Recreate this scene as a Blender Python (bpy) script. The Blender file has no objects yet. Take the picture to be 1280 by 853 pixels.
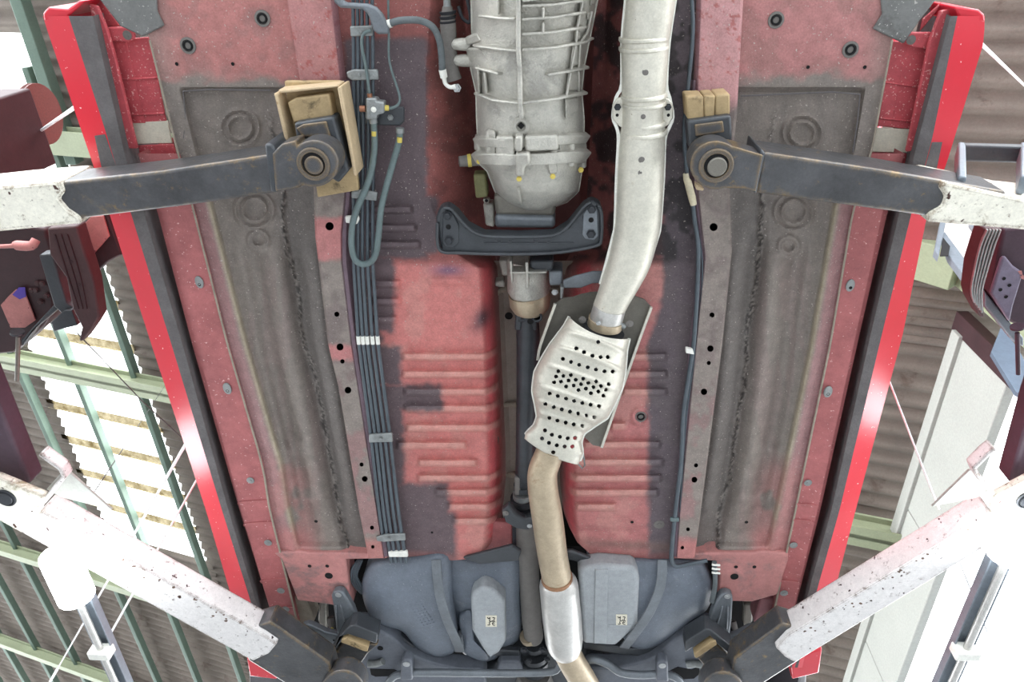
import bpy, math, random
import numpy as np
from mathutils import Vector, Matrix
random.seed(7)
sc = bpy.context.scene
COL = sc.collection
# ---------------------------------------------------------------- camera
ZC = 0.70                       # lens height above the workshop floor
F = 900.0                       # focal length in pixels of the 1280 frame
VPX, VPY = 700.0, 1990.0        # where the car's long axis vanishes
yc = Vector((VPX-640, -(VPY-426.5), -F)); xc = Vector((1, 0, (VPX-640)/F))
xc.normalize(); yc.normalize(); zc = xc.cross(yc); zc.normalize()
M = Matrix((xc, yc, zc))        # rows: world axes in camera axes -> camera to world
cam_d = bpy.data.cameras.new('camera'); cam_d.sensor_width = 36; cam_d.lens = F/1280*36; cam_d.clip_start = .02
cam = bpy.data.objects.new('camera', cam_d); COL.objects.link(cam)
cam.matrix_world = Matrix.Translation((0, 0, ZC)) @ M.to_4x4()
sc.camera = cam
# ---------------------------------------------------------------- world, exposure
w = bpy.data.worlds.new('overcast_sky'); sc.world = w; w.use_nodes = True
bg = w.node_tree.nodes['Background']; bg.inputs[0].default_value = (.93, .97, 1.0, 1); bg.inputs[1].default_value = 1.5
sc.view_settings.view_transform = 'Standard'; sc.view_settings.look = 'None'
sc.view_settings.gamma = 1; sc.view_settings.use_curve_mapping = False
sc.view_settings.exposure = 2.6
# ---------------------------------------------------------------- helpers
MN = np.array(M)
def ray(u, v):
    return M @ Vector((u-640, 426.5-v, -F))
def P(u, v, h):
    d = ray(u, v); return d*(h/d.z) + Vector((0, 0, ZC))
def PN(U, V, H):
    d = np.stack([U-640, 426.5-V, np.full_like(U, -F)], -1) @ MN.T
    p = d*(H/d[..., 2])[..., None]; p[..., 2] += ZC; return p
def mpp(u, v, h):
    d = ray(u, v); return h/d.z
SLOPE = .29; HR = 4.7
def PR(u, v, off=0):            # a point on the sloping roof
    d = ray(u, v); t = (HR+off)/(d.z + SLOPE*d.x); return d*t + Vector((0, 0, ZC))
def PX(u, v, x):                # a point in the plane x = const
    d = ray(u, v); return d*(x/d.x) + Vector((0, 0, ZC))
def PY(u, v, y):
    d = ray(u, v); return d*(y/d.y) + Vector((0, 0, ZC))
def S(r, g, b):
    return tuple((x/255/12.92 if x/255 <= .04045 else ((x/255+.055)/1.055)**2.4) for x in (r, g, b))
def rgba(c): return (c[0], c[1], c[2], 1)
def cross_(a): return a

def vnoise(x, y, seed=0):
    xi = np.floor(x).astype(np.int64); yi = np.floor(y).astype(np.int64); fx = x-xi; fy = y-yi
    def hsh(a, b):
        n = (a*374761393 + b*668265263 + seed*974711) & 0x7fffffff
        n = ((n ^ (n >> 13))*1274126177) & 0x7fffffff
        return ((n ^ (n >> 16)) & 0xffff)/65535.
    fx = fx*fx*(3-2*fx); fy = fy*fy*(3-2*fy)
    return (hsh(xi, yi)*(1-fx)+hsh(xi+1, yi)*fx)*(1-fy) + (hsh(xi, yi+1)*(1-fx)+hsh(xi+1, yi+1)*fx)*fy
def fbm(x, y, s=0):
    return .55*vnoise(x, y, s)+.28*vnoise(x*2.1, y*2.1, s+1)+.17*vnoise(x*4.3, y*4.3, s+2)
def ss(x, a, b):
    t = np.clip((x-a)/(b-a), 0, 1); return t*t*(3-2*t)
def pl(pts):                    # polyline (v, u) -> u(v)
    a = sorted(pts); vs = np.array([p[0] for p in a], float); us = np.array([p[1] for p in a], float)
    def f(v):
        v = np.asarray(v, float)
        r = np.interp(v, vs, us)
        k0 = (us[1]-us[0])/(vs[1]-vs[0]); k1 = (us[-1]-us[-2])/(vs[-1]-vs[-2])
        r = np.where(v < vs[0], us[0]+k0*(v-vs[0]), r); return np.where(v > vs[-1], us[-1]+k1*(v-vs[-1]), r)
    return f

# ---------------------------------------------------------------- materials
def nodes(name):
    m = bpy.data.materials.new(name); m.use_nodes = True
    nt = m.node_tree; b = nt.nodes['Principled BSDF']; return m, nt, b
def add_noise(nt, scale, detail=5, rough=.6, vec=None, dist=0):
    n = nt.nodes.new('ShaderNodeTexNoise'); n.inputs['Scale'].default_value = scale
    n.inputs['Detail'].default_value = detail; n.inputs['Roughness'].default_value = rough; n.inputs['Distortion'].default_value = dist
    if vec: nt.links.new(vec, n.inputs['Vector'])
    return n
def ramp(nt, src, p0, p1, c0=(0, 0, 0, 1), c1=(1, 1, 1, 1)):
    r = nt.nodes.new('ShaderNodeValToRGB'); r.color_ramp.elements[0].position = p0; r.color_ramp.elements[1].position = p1
    r.color_ramp.elements[0].color = c0; r.color_ramp.elements[1].color = c1
    nt.links.new(src, r.inputs[0]); return r
def mix(nt, fac, a, b):
    m = nt.nodes.new('ShaderNodeMix'); m.data_type = 'RGBA'
    if isinstance(fac, float): m.inputs[0].default_value = fac
    else: nt.links.new(fac, m.inputs[0])
    for i, x in ((6, a), (7, b)):
        if isinstance(x, tuple): m.inputs[i].default_value = rgba(x)
        else: nt.links.new(x, m.inputs[i])
    return m.outputs[2]
def mat(name, c, rough=.6, metal=0., var=.18, scale=14, bump=.15, bscale=120, dirt=None, damt=.5, dscale=9, specks=None, samt=.66, sscale=90, spec=.35, grain=1., wear=None):
    m, nt, b = nodes(name)
    tc = nt.nodes.new('ShaderNodeTexCoord').outputs['Object']
    n = add_noise(nt, scale, vec=tc)
    lo = tuple(x*(1-var) for x in c); hi = tuple(min(1, x*(1+var)) for x in c)
    r = ramp(nt, n.outputs[0], .3, .7); col = mix(nt, r.outputs[0], lo, hi)
    if dirt:
        d = add_noise(nt, dscale, 8, .7, tc, .3); rr = ramp(nt, d.outputs[0], damt, damt+.1); col = mix(nt, rr.outputs[0], col, dirt)
    if wear:
        bv = nt.nodes.new('ShaderNodeBevel'); bv.samples = 4; bv.inputs['Radius'].default_value = wear[1]
        ge = nt.nodes.new('ShaderNodeNewGeometry'); dp = nt.nodes.new('ShaderNodeVectorMath'); dp.operation = 'DOT_PRODUCT'
        nt.links.new(bv.outputs[0], dp.inputs[0]); nt.links.new(ge.outputs['True Normal'], dp.inputs[1])
        wn = add_noise(nt, wear[2], 6, .75, tc); ad = nt.nodes.new('ShaderNodeMath'); ad.operation = 'MULTIPLY_ADD'
        nt.links.new(wn.outputs[0], ad.inputs[0]); ad.inputs[1].default_value = .55; nt.links.new(dp.outputs['Value'], ad.inputs[2])
        a2 = nt.nodes.new('ShaderNodeMath'); a2.operation = 'MULTIPLY'; a2.inputs[1].default_value = .6; nt.links.new(ad.outputs[0], a2.inputs[0])
        rr = ramp(nt, a2.outputs[0], .695, .735, (1, 1, 1, 1), (0, 0, 0, 1)); col = mix(nt, rr.outputs[0], col, wear[0])
    if specks:
        d = add_noise(nt, sscale, 2, .5, tc); rr = ramp(nt, d.outputs[0], samt, samt+.03); col = mix(nt, rr.outputs[0], col, specks)
    if grain:
        for sc_, am in ((grain*330, .09), (grain*75, .09)):
            g = add_noise(nt, sc_, 3, .7, tc); gr = ramp(nt, g.outputs[0], .28, .72, (1-am, 1-am, 1-am, 1), (1+am, 1+am, 1+am, 1))
            mm = nt.nodes.new('ShaderNodeMix'); mm.data_type = 'RGBA'; mm.blend_type = 'MULTIPLY'; mm.inputs[0].default_value = 1
            nt.links.new(col, mm.inputs[6]); nt.links.new(gr.outputs[0], mm.inputs[7]); col = mm.outputs[2]
    nt.links.new(col, b.inputs['Base Color'])
    b.inputs['Roughness'].default_value = rough; b.inputs['Metallic'].default_value = metal; b.inputs['Specular IOR Level'].default_value = spec
    if bump:
        bn = add_noise(nt, bscale, 3, .6, tc); bp = nt.nodes.new('ShaderNodeBump'); bp.inputs['Strength'].default_value = bump; bp.inputs['Distance'].default_value = .004
        nt.links.new(bn.outputs[0], bp.inputs['Height']); nt.links.new(bp.outputs[0], b.inputs['Normal'])
    return m
def mat_attr(name, rough=.6, bump=.5, bscale=260, amp=.24, spec=.35):
    m, nt, b = nodes(name)
    tc = nt.nodes.new('ShaderNodeTexCoord').outputs['Object']
    a = nt.nodes.new('ShaderNodeVertexColor'); a.layer_name = 'Col'
    n = add_noise(nt, 38, 8, .72, tc); r = ramp(nt, n.outputs[0], .25, .75, (1-amp, 1-amp, 1-amp, 1), (1+amp, 1+amp, 1+amp, 1))
    mm = nt.nodes.new('ShaderNodeMix'); mm.data_type = 'RGBA'; mm.blend_type = 'MULTIPLY'; mm.inputs[0].default_value = 1
    nt.links.new(a.outputs[0], mm.inputs[6]); nt.links.new(r.outputs[0], mm.inputs[7])
    g = add_noise(nt, 330, 3, .7, tc); gr = ramp(nt, g.outputs[0], .28, .72, (.84, .84, .84, 1), (1.16, 1.16, 1.16, 1))
    m2 = nt.nodes.new('ShaderNodeMix'); m2.data_type = 'RGBA'; m2.blend_type = 'MULTIPLY'; m2.inputs[0].default_value = 1
    nt.links.new(mm.outputs[2], m2.inputs[6]); nt.links.new(gr.outputs[0], m2.inputs[7]); mm = m2
    s = add_noise(nt, 240, 2, .5, tc); sr = ramp(nt, s.outputs[0], .68, .73)
    col = mix(nt, sr.outputs[0], mm.outputs[2], S(178, 168, 160))
    nt.links.new(col, b.inputs['Base Color']); b.inputs['Roughness'].default_value = rough; b.inputs['Specular IOR Level'].default_value = spec
    bn = add_noise(nt, bscale, 3, .6, tc); bp = nt.nodes.new('ShaderNodeBump'); bp.inputs['Strength'].default_value = bump; bp.inputs['Distance'].default_value = .002
    nt.links.new(bn.outputs[0], bp.inputs['Height']); nt.links.new(bp.outputs[0], b.inputs['Normal'])
    return m
def emis(name, c, s):
    m, nt, b = nodes(name); b.inputs['Base Color'].default_value = rgba(c); b.inputs['Emission Color'].default_value = rgba(c); b.inputs['Emission Strength'].default_value = s; return m

RED = S(196, 30, 44); ROSE = S(172, 112, 108); PINKF = S(186, 88, 86); GREY = S(112, 104, 98); DGREY = S(88, 80, 82); BEIGE = S(158, 148, 132)
MAT = dict(
    floorpaint=mat_attr('undercoated_paint'),
    red=mat('glossy_red_paint', S(204, 44, 58), .28, 0, .06, 6, .04, 60, specks=S(235, 205, 200), samt=.72, sscale=150, spec=.5, grain=0),
    rocker=mat('dusty_red_paint', S(160, 94, 94), .5, 0, .16, 20, .1, 150, specks=S(205, 160, 155), samt=.68, sscale=170),
    redpanel=mat('dusty_inner_red_paint', S(184, 80, 86), .45, 0, .16, 25, .1, 150, specks=S(215, 160, 155), samt=.64, sscale=230),
    trim=mat('dusty_grey_underseal', S(98, 94, 94), .8, 0, .2, 18, .4, 220),
    alu=mat('cast_aluminium', S(182, 179, 170), .42, .4, .14, 22, .5, 300, dirt=S(158, 155, 148), damt=.55, dscale=18),
    shield=mat('aluminised_heat_shield', S(205, 201, 188), .42, .4, .08, 10, .1, 90, dirt=S(190, 178, 156), damt=.66, dscale=22, specks=S(150, 135, 115), samt=.75, sscale=160),
    silver=mat('brushed_muffler_steel', S(190, 188, 184), .38, .6, .1, 14, .06, 200),
    tanpipe=mat('heat_tinted_pipe', S(176, 160, 136), .42, .4, .14, 12, .08, 120, dirt=S(150, 122, 96), damt=.6, dscale=12),
    plate=mat('dull_steel_shield', S(118, 114, 106), .5, .4, .15, 10, .1, 80),
    black=mat('satin_black_steel', S(58, 61, 65), .42, .1, .2, 16, .15, 200, spec=.5),
    arm=mat('oily_blued_steel', S(80, 80, 82), .36, .4, .3, 12, .2, 120, dirt=S(112, 100, 84), damt=.6, dscale=14, wear=(S(126, 106, 78), .010, 40)),
    white=mat('chipped_cream_paint', S(226, 222, 208), .5, 0, .05, 8, .15, 60, dirt=S(150, 138, 112), damt=.57, dscale=14, specks=S(70, 46, 40), samt=.68, sscale=55, wear=(S(104, 84, 62), .012, 60)),
    pinkwhite=mat('grimy_white_paint', S(218, 214, 212), .5, 0, .06, 8, .15, 60, dirt=S(128, 118, 112), damt=.63, dscale=9, specks=S(60, 44, 42), samt=.69, sscale=60, wear=(S(96, 78, 66), .010, 55)),
    maroon=mat('maroon_paint', S(56, 35, 38), .5, 0, .2, 10, .1, 80, dirt=S(40, 30, 34), damt=.6),
    purple=mat('worn_maroon_beam', S(66, 50, 60), .62, 0, .25, 8, .12, 60, dirt=S(92, 98, 118), damt=.6, dscale=7),
    pinkpaper=mat('pink_painted_plate', S(176, 118, 114), .7, 0, .1, 25, .05, 50, specks=S(110, 66, 70), samt=.67, sscale=60),
    rubber=mat('dark_rubber', S(40, 40, 44), .7, 0, .2, 20, .2, 200),
    rubberbrown=mat('brown_rubber_guard', S(66, 46, 47), .6, 0, .15, 20, .15, 120),
    pipe=mat('coated_brake_line', S(74, 83, 90), .38, .2, .15, 20, .05, 200, spec=.6),
    pipegreen=mat('grey_green_fuel_line', S(98, 112, 112), .42, .1, .12, 20, .05, 200),
    hose=mat('ribbed_grey_hose', S(96, 102, 104), .55, 0, .15, 40, .3, 400),
    zinc=mat('dull_zinc_clamp', S(140, 143, 142), .45, .5, .2, 60, .3, 300),
    clip=mat('white_nylon_clip', S(225, 224, 216), .5, 0, .04),
    yellow=mat('yellow_paint_dab', S(200, 180, 88), .5, 0, .05),
    brass=mat('copper_fitting', S(146, 102, 80), .4, .6, .1),
    bolt=mat('bolt_steel', S(176, 178, 178), .35, .7, .1),
    blackbolt=mat('black_bolt', S(52, 54, 58), .45, .3, .1),
    tank=mat('grey_tank_coating', S(104, 111, 121), .4, .05, .16, 9, .2, 240, dirt=S(128, 132, 138), damt=.6, dscale=12, specks=S(160, 162, 166), samt=.7, sscale=260),
    tankshield=mat('pale_tank_guard', S(156, 160, 163), .55, .1, .1, 12, .25, 260),
    strap=mat('tank_strap_steel', S(112, 117, 122), .4, .3, .15, 16, .1, 120),
    sub=mat('subframe_grey', S(100, 104, 112), .5, .1, .16, 10, .12, 150),
    wood=mat('oily_plywood', S(164, 142, 106), .65, 0, .25, 12, .2, 90, dirt=S(84, 72, 52), damt=.58, dscale=16),
    woodlight=mat('pale_plywood', S(190, 168, 136), .65, 0, .16, 18, .2, 90, dirt=S(140, 106, 70), damt=.64, dscale=20),
    linergrey=mat('scuffed_grey_plastic', S(112, 112, 110), .6, 0, .2, 12, .15, 90, dirt=S(84, 82, 80), damt=.55, dscale=10, specks=S(170, 168, 162), samt=.68, sscale=200),
    dark=mat('shade_and_print_black', S(22, 21, 22), .9, 0, .1, 10, 0),  # black put in for shade in holes and hollows; also print
    sealer=mat('seam_sealer', S(150, 140, 126), .8, 0, .15, 40, .4, 200),
    plug=mat('rubber_plug', S(112, 108, 104), .7, 0, .1),
    sticker=mat('cream_sticker', S(214, 208, 190), .6, 0, .05),
    concrete=mat('concrete_floor', S(132, 134, 136), .8, 0, .12, 2, .1, 30),
    roof=mat('weathered_slate_sheet', S(112, 103, 95), .85, 0, .16, 3, .2, 60, dirt=S(94, 82, 74), damt=.56, dscale=4),
    green=mat('green_steel', S(104, 122, 110), .5, 0, .12, 5, .08, 50),
    palegreen=mat('pale_green_beam', S(136, 143, 116), .55, 0, .1, 4, .08, 50, dirt=S(120, 122, 92), damt=.68, dscale=10),
    cream=mat('cream_wall_panel', S(160, 161, 155), .6, 0, .04, 3, .04, 40),
    greysteel=mat('grey_steel_frame', S(116, 124, 132), .45, .3, .12, 10, .08, 80),
    slate=mat('slate_blue_sheet', S(82, 94, 108), .6, 0, .1),
    wire=mat('white_cord', S(224, 224, 224), .6, 0, .05),
    darkwire=mat('dark_cable', S(70, 70, 68), .6, 0, .05),
    rust=mat('rusty_joint', S(214, 196, 156), .8, 0, .3, 8, .2, 60, dirt=S(120, 92, 60), damt=.55, dscale=12),
    tube=emis('fluorescent_tube_glow', (.93, .97, 1), 4.5),
)
m, nt, b = nodes('translucent_skylight'); nt.nodes.remove(b)
tb = nt.nodes.new('ShaderNodeBsdfTranslucent'); tb.inputs[0].default_value = (.95, .96, .94, 1)
db = nt.nodes.new('ShaderNodeBsdfDiffuse'); db.inputs[0].default_value = (.85, .85, .82, 1)
ms = nt.nodes.new('ShaderNodeMixShader'); ms.inputs[0].default_value = .2
nt.links.new(tb.outputs[0], ms.inputs[1]); nt.links.new(db.outputs[0], ms.inputs[2]); nt.links.new(ms.outputs[0], nt.nodes['Material Output'].inputs[0])
MAT['skylight'] = m
m, nt, b = nodes('rust_stained_skylight_lap'); nt.nodes.remove(b)
tc = nt.nodes.new('ShaderNodeTexCoord').outputs['Object']; rn = add_noise(nt, 7, 6, .7, tc); rr = ramp(nt, rn.outputs[0], .35, .65, (.16, .135, .09, 1), (.05, .036, .016, 1))
tb = nt.nodes.new('ShaderNodeBsdfTranslucent'); nt.links.new(rr.outputs[0], tb.inputs[0]); nt.links.new(tb.outputs[0], nt.nodes['Material Output'].inputs[0]); MAT['lap'] = m

# ---------------------------------------------------------------- object makers
def empty(name, loc, label, cat, group=None):
    o = bpy.data.objects.new(name, None); COL.objects.link(o); o.location = loc; o.empty_display_size = .1
    return tag(o, label, cat, group)
def tag(o, label=None, cat=None, group=None, kind=None):
    if label: o['label'] = label
    if cat: o['category'] = cat
    if group: o['group'] = group
    if kind: o['kind'] = kind
    return o
def attach(o, parent):
    if parent is not None:
        o.parent = parent
        if parent.type == 'EMPTY': o.matrix_parent_inverse = Matrix.Translation(-parent.location)
        else: o.matrix_parent_inverse = (Matrix.Translation(parent.location) @ parent.rotation_euler.to_matrix().to_4x4() @ Matrix.Diagonal((*parent.scale, 1))).inverted()
    return o
def mk(name, verts, faces, m, parent=None, smooth=True, ang=35, bevel=0, seg=2, sub=0, col=None, solid=0, label=None):
    me = bpy.data.meshes.new(name); me.from_pydata([tuple(v) for v in verts], [], faces); me.update()
    import bmesh
    bm = bmesh.new(); bm.from_mesh(me); bmesh.ops.recalc_face_normals(bm, faces=bm.faces); bm.to_mesh(me); bm.free()
    if smooth:
        me.polygons.foreach_set('use_smooth', [True]*len(me.polygons)); me.set_sharp_from_angle(angle=math.radians(ang))
    if isinstance(m, str): m = MAT[m]
    me.materials.append(m)
    if col is not None:
        a = me.color_attributes.new('Col', 'FLOAT_COLOR', 'POINT')
        c4 = np.ones((len(verts), 4), np.float32); c4[:, :3] = col; a.data.foreach_set('color', c4.ravel())
    o = bpy.data.objects.new(name, me); COL.objects.link(o)
    if solid:
        md = o.modifiers.new('s', 'SOLIDIFY'); md.thickness = solid; md.offset = 0
    if bevel:
        md = o.modifiers.new('b', 'BEVEL'); md.width = bevel; md.segments = seg; md.limit_method = 'ANGLE'; md.angle_limit = math.radians(40)
    if sub:
        md = o.modifiers.new('u', 'SUBSURF'); md.levels = sub; md.render_levels = sub
    if label: o['label'] = label
    return attach(o, parent)
def grid_faces(nr, nc, wrap=False):
    f = []
    for i in range(nr-1):
        for j in range(nc if wrap else nc-1):
            k = (j+1) % nc
            f.append((i*nc+j, i*nc+k, (i+1)*nc+k, (i+1)*nc+j))
    return f
def patch(name, U, V, H, m, parent=None, col=None, holes=None, ang=40, solid=0, label=None, wall=None):
    """height field given by photograph rays and heights; wall: dict of edge -> rise"""
    nr, nc = U.shape
    U = U.copy(); V = V.copy(); kill = np.zeros((nr, nc), bool)
    if holes:
        for (hu, hv, r) in holes:
            du = U-hu; dv = V-hv; d = np.hypot(du, dv); g = max(abs(U[nr//2, 1]-U[nr//2, 0]), abs(V[1, nc//2]-V[0, nc//2]))
            near = np.abs(d-r) < .62*g; k = np.where(near, r/np.maximum(d, 1e-3), 1)
            U = hu+du*k; V = hv+dv*k
            kill |= (d < r+.62*g)
    p = PN(U, V, H).reshape(-1, 3)
    F_ = grid_faces(nr, nc)
    if holes:
        kf = kill.ravel(); F_ = [f for f in F_ if not all(kf[i] for i in f)]
    verts = [tuple(x) for x in p]; colr = None if col is None else [tuple(x) for x in np.stack(np.broadcast_arrays(*[np.asarray(c) for c in col]), -1).reshape(-1, 3)] if isinstance(col, (list, tuple)) else [tuple(x) for x in col.reshape(-1, 3)]
    if wall:
        edges = dict(l=[i*nc for i in range(nr)], r=[i*nc+nc-1 for i in range(nr)], t=list(range(nc)), b=[(nr-1)*nc+j for j in range(nc)])
        for e, dz in wall.items():
            ids = edges[e]; base = len(verts)
            for i in ids:
                x = verts[i]; verts.append((x[0], x[1], x[2]+dz))
                if colr is not None: colr.append(colr[i])
            for k in range(len(ids)-1): F_.append((ids[k], ids[k+1], base+k+1, base+k))
    return mk(name, verts, F_, m, parent, ang=ang, col=None if colr is None else np.array(colr), solid=solid, label=label)
def strip(name, cols, vs, m, parent=None, ang=30, label=None, solid=0):
    """cols: (u(v), h or h(v), dz) ruled along the car"""
    verts = []
    for v in vs:
        for c in cols:
            uf, hf = c[0], c[1]; dz = c[2] if len(c) > 2 else 0; dx = c[3] if len(c) > 3 else 0
            hh = float(hf(v)) if callable(hf) else hf
            q = P(float(uf(v)), v, hh); verts.append((q.x+dx, q.y, q.z+dz))
    return mk(name, verts, grid_faces(len(vs), len(cols)), m, parent, ang=ang, label=label, solid=solid)
def plate(name, poly, h, dz, m, parent=None, bevel=.003, seg=2, ang=35, label=None, hs=None, sub=0):
    n = len(poly); bot = [P(u, v, hs[i] if hs else h) for i, (u, v) in enumerate(poly)]
    verts = bot+[q+Vector((0, 0, dz)) for q in bot]
    faces = [tuple(range(n)), tuple(range(2*n-1, n-1, -1))]+[(i, (i+1) % n, n+(i+1) % n, n+i) for i in range(n)]
    return mk(name, verts, faces, m, parent, bevel=bevel, seg=seg, ang=ang, label=label, sub=sub)
def zz(x0, y0, k, pts): return [(x0+k*x, y0+k*y) for x, y in pts]
def cat(pts, n=6, closed=False):
    pts = [np.array(p, float) for p in pts]; N = len(pts); out = []
    rng = range(N) if closed else range(N-1)
    for i in rng:
        a = pts[(i-1) % N] if closed or i > 0 else 2*pts[0]-pts[1]
        b, c = pts[i], pts[(i+1) % N]
        d = pts[(i+2) % N] if closed or i+2 < N else 2*pts[-1]-pts[-2]
        for k in range(n):
            t = k/n; out.append(.5*((2*b)+(-a+c)*t+(2*a-5*b+4*c-d)*t*t+(-a+3*b-3*c+d)*t**3))
    if not closed: out.append(pts[-1])
    return [tuple(x) for x in out]
def sweep(name, ctr, rad, m, parent=None, ns=14, flat=1.0, ang=50, label=None, power=1.0, ref=None, caps=True):
    """tube through world points; flat = height / width; power < 1 squares the section"""
    n = len(ctr); verts = []
    for i, c in enumerate(ctr):
        t = (ctr[min(i+1, n-1)]-ctr[max(i-1, 0)]).normalized()
        up = ref or Vector((0, 0, 1))
        s = t.cross(up)
        if s.length < 1e-4: s = t.cross(Vector((0, 1, 0)))
        s.normalize(); q = s.cross(t).normalized()
        r = rad[i] if isinstance(rad, (list, tuple)) else rad
        for k in range(ns):
            a = 2*math.pi*k/ns; ca, sa = math.cos(a), math.sin(a)
            ca = math.copysign(abs(ca)**power, ca); sa = math.copysign(abs(sa)**power, sa)
            verts.append(c+s*(r*ca)+q*(r*flat*sa))
    faces = grid_faces(n, ns, True)
    if caps: faces += [tuple(range(ns)), tuple(range((n-1)*ns, n*ns))]
    return mk(name, verts, faces, m, parent, ang=ang, label=label)
def tubepx(name, pts, m, parent=None, smooth=5, ns=12, flat=1., label=None, power=1., caps=True):
    """pts: (u, v, h, half width in px)"""
    q = cat(pts, smooth) if smooth and len(pts) > 2 else pts
    return sweep(name, [P(a, b_, h) for a, b_, h, r in q], [r*mpp(a, b_, h) for a, b_, h, r in q], m, parent, ns, flat, label=label, power=power, caps=caps)
def ribbon(name, pts, wpx, th, m, parent=None, smooth=5, label=None, bevel=0):
    """flat band: pts (u, v, h)"""
    q = cat(pts, smooth) if smooth and len(pts) > 2 else pts
    c = [P(*x) for x in q]; n = len(c); verts = []
    for i in range(n):
        t = (c[min(i+1, n-1)]-c[max(i-1, 0)]).normalized(); s = t.cross(Vector((0, 0, 1))).normalized(); nn = s.cross(t).normalized()
        wv = (wpx[i*len(wpx)//n] if isinstance(wpx, (list, tuple)) else wpx)*mpp(*q[i])
        for a, b_ in ((-1, -.5), (1, -.5), (1, .5), (-1, .5)): verts.append(c[i]+s*(a*wv)+nn*(b_*th))
    f = grid_faces(n, 4, True)+[(0, 1, 2, 3), tuple(range(4*n-4, 4*n))]
    return mk(name, verts, f, m, parent, ang=30, label=label, bevel=bevel)
def bar(name, a, b, wx, wz, m, parent=None, bevel=.003, up=None, label=None):
    """box beam between two world points"""
    t = (b-a).normalized(); up = up or Vector((0, 0, 1)); s = t.cross(up).normalized(); n = s.cross(t).normalized()
    v = [p+s*(i*wx/2)+n*(j*wz/2) for p in (a, b) for i, j in ((-1, -1), (1, -1), (1, 1), (-1, 1))]
    f = [(0, 1, 2, 3), (4, 5, 6, 7)]+[(i, (i+1) % 4, 4+(i+1) % 4, 4+i) for i in range(4)]
    return mk(name, v, f, m, parent, bevel=bevel, label=label)
def pillow(name, poly, h, bulge, m, parent=None, rings=9, p=2.4, rise=.12, label=None, centre=None, smooth=5):
    q = np.array(cat(poly, smooth, True)) if smooth else np.array(poly, float); c = np.array(centre) if centre else q.mean(0); n = len(q); verts = []
    for (u, v) in q: x = P(u, v, h); verts.append((x.x, x.y, x.z+rise))
    for k in range(rings):
        s = math.cos(.5*math.pi*k/rings); hh = h-bulge*(1-s**p)**(1/p)
        for (u, v) in q: verts.append(P(*(c+(np.array((u, v))-c)*s), hh))
    verts.append(P(*c, h-bulge)); f = grid_faces(rings+1, n, True)
    L = len(verts)-1; f += [(rings*n+j, rings*n+(j+1) % n, L) for j in range(n)]
    return mk(name, verts, f, m, parent, ang=60, label=label)
# shared small hardware ------------------------------------------------
_hw = {}
def lathe_mesh(key, prof, ns, m):
    k = (key, m)
    if k in _hw: return _hw[k]
    verts = []; 
    for r, z in prof:
        for i in range(ns):
            a = 2*math.pi*i/ns; verts.append((r*math.cos(a), r*math.sin(a), z))
    f = grid_faces(len(prof), ns, True)+[tuple(range(ns)), tuple(range((len(prof)-1)*ns, len(prof)*ns))]
    o = mk(key, verts, f, m, ang=30); me = o.data; bpy.data.objects.remove(o); _hw[k] = me; return me
def hw(name, key, prof, ns, m, loc, s, parent, rot=None):
    o = bpy.data.objects.new(name, lathe_mesh(key, prof, ns, m)); COL.objects.link(o); o.location = loc; o.scale = (s, s, s)
    if rot is not None: o.rotation_euler = rot.to_euler()
    return attach(o, parent)
HEX = [(1.35, 0), (1.35, -.12), (1.0, -.14), (1.0, -.75), (.8, -.9)]
DOME = [(1.35, .1), (1.35, -.06), (1.0, -.12), (.62, -.14), (.55, -.3), (.2, -.32)]
PLUG = [(1.6, .2), (1.6, -.15), (1.15, -.2), (1.1, .05), (.85, .05), (.8, -.12), (.3, -.18)]
RING = [(1.0, .2), (1.0, -.25), (.8, -.3), (.66, -.25), (.66, .2)]
def bolt(u, v, h, rpx, parent, m='bolt', name='bolt'):
    return hw(name, 'hex', HEX, 6, m, P(u, v, h), rpx*mpp(u, v, h), parent)
def screw(u, v, h, rpx, parent, m='bolt', name='fastener'):
    return hw(name, 'dome', DOME, 14, m, P(u, v, h), rpx*mpp(u, v, h), parent)
def plug(u, v, h, rpx, parent, m='plug', name='rubber_plug'):
    hw('plug_groove', 'ring', RING, 20, 'dark', P(u, v, h-.0012), rpx*.98*mpp(u, v, h), parent)
    return hw(name, 'plug', PLUG, 20, m, P(u, v, h), rpx*mpp(u, v, h), parent)
def hole(u, v, h, rpx, parent, name='hole'):
    return hw(name, 'holecup', [(1.0, .02), (1.0, -.12), (.75, -.1), (.7, .0)], 14, 'dark', P(u, v, h), rpx*mpp(u, v, h), parent)  # no opening: a black cup stands in for the hole's shade

#@@STRUCTURE
# ================================================================ workshop shell
fl = mk('floor', [(-30, -30, 0), (30, -30, 0), (30, 30, 0), (-30, 30, 0)], [(0, 1, 2, 3)], 'concrete', smooth=False); tag(fl, kind='structure')
ceil = bpy.data.objects.new('ceiling', None); COL.objects.link(ceil); tag(ceil, kind='structure')
def zr(x): return ZC+HR-SLOPE*x
# skylight strip limits from the photograph
xa = PR(64, 520).x; xb = PR(196, 520).x
ys0 = PR(60, 262).y; ys1 = PR(240, 700).y
xlo = -11.2; YB = 12.2
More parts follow.
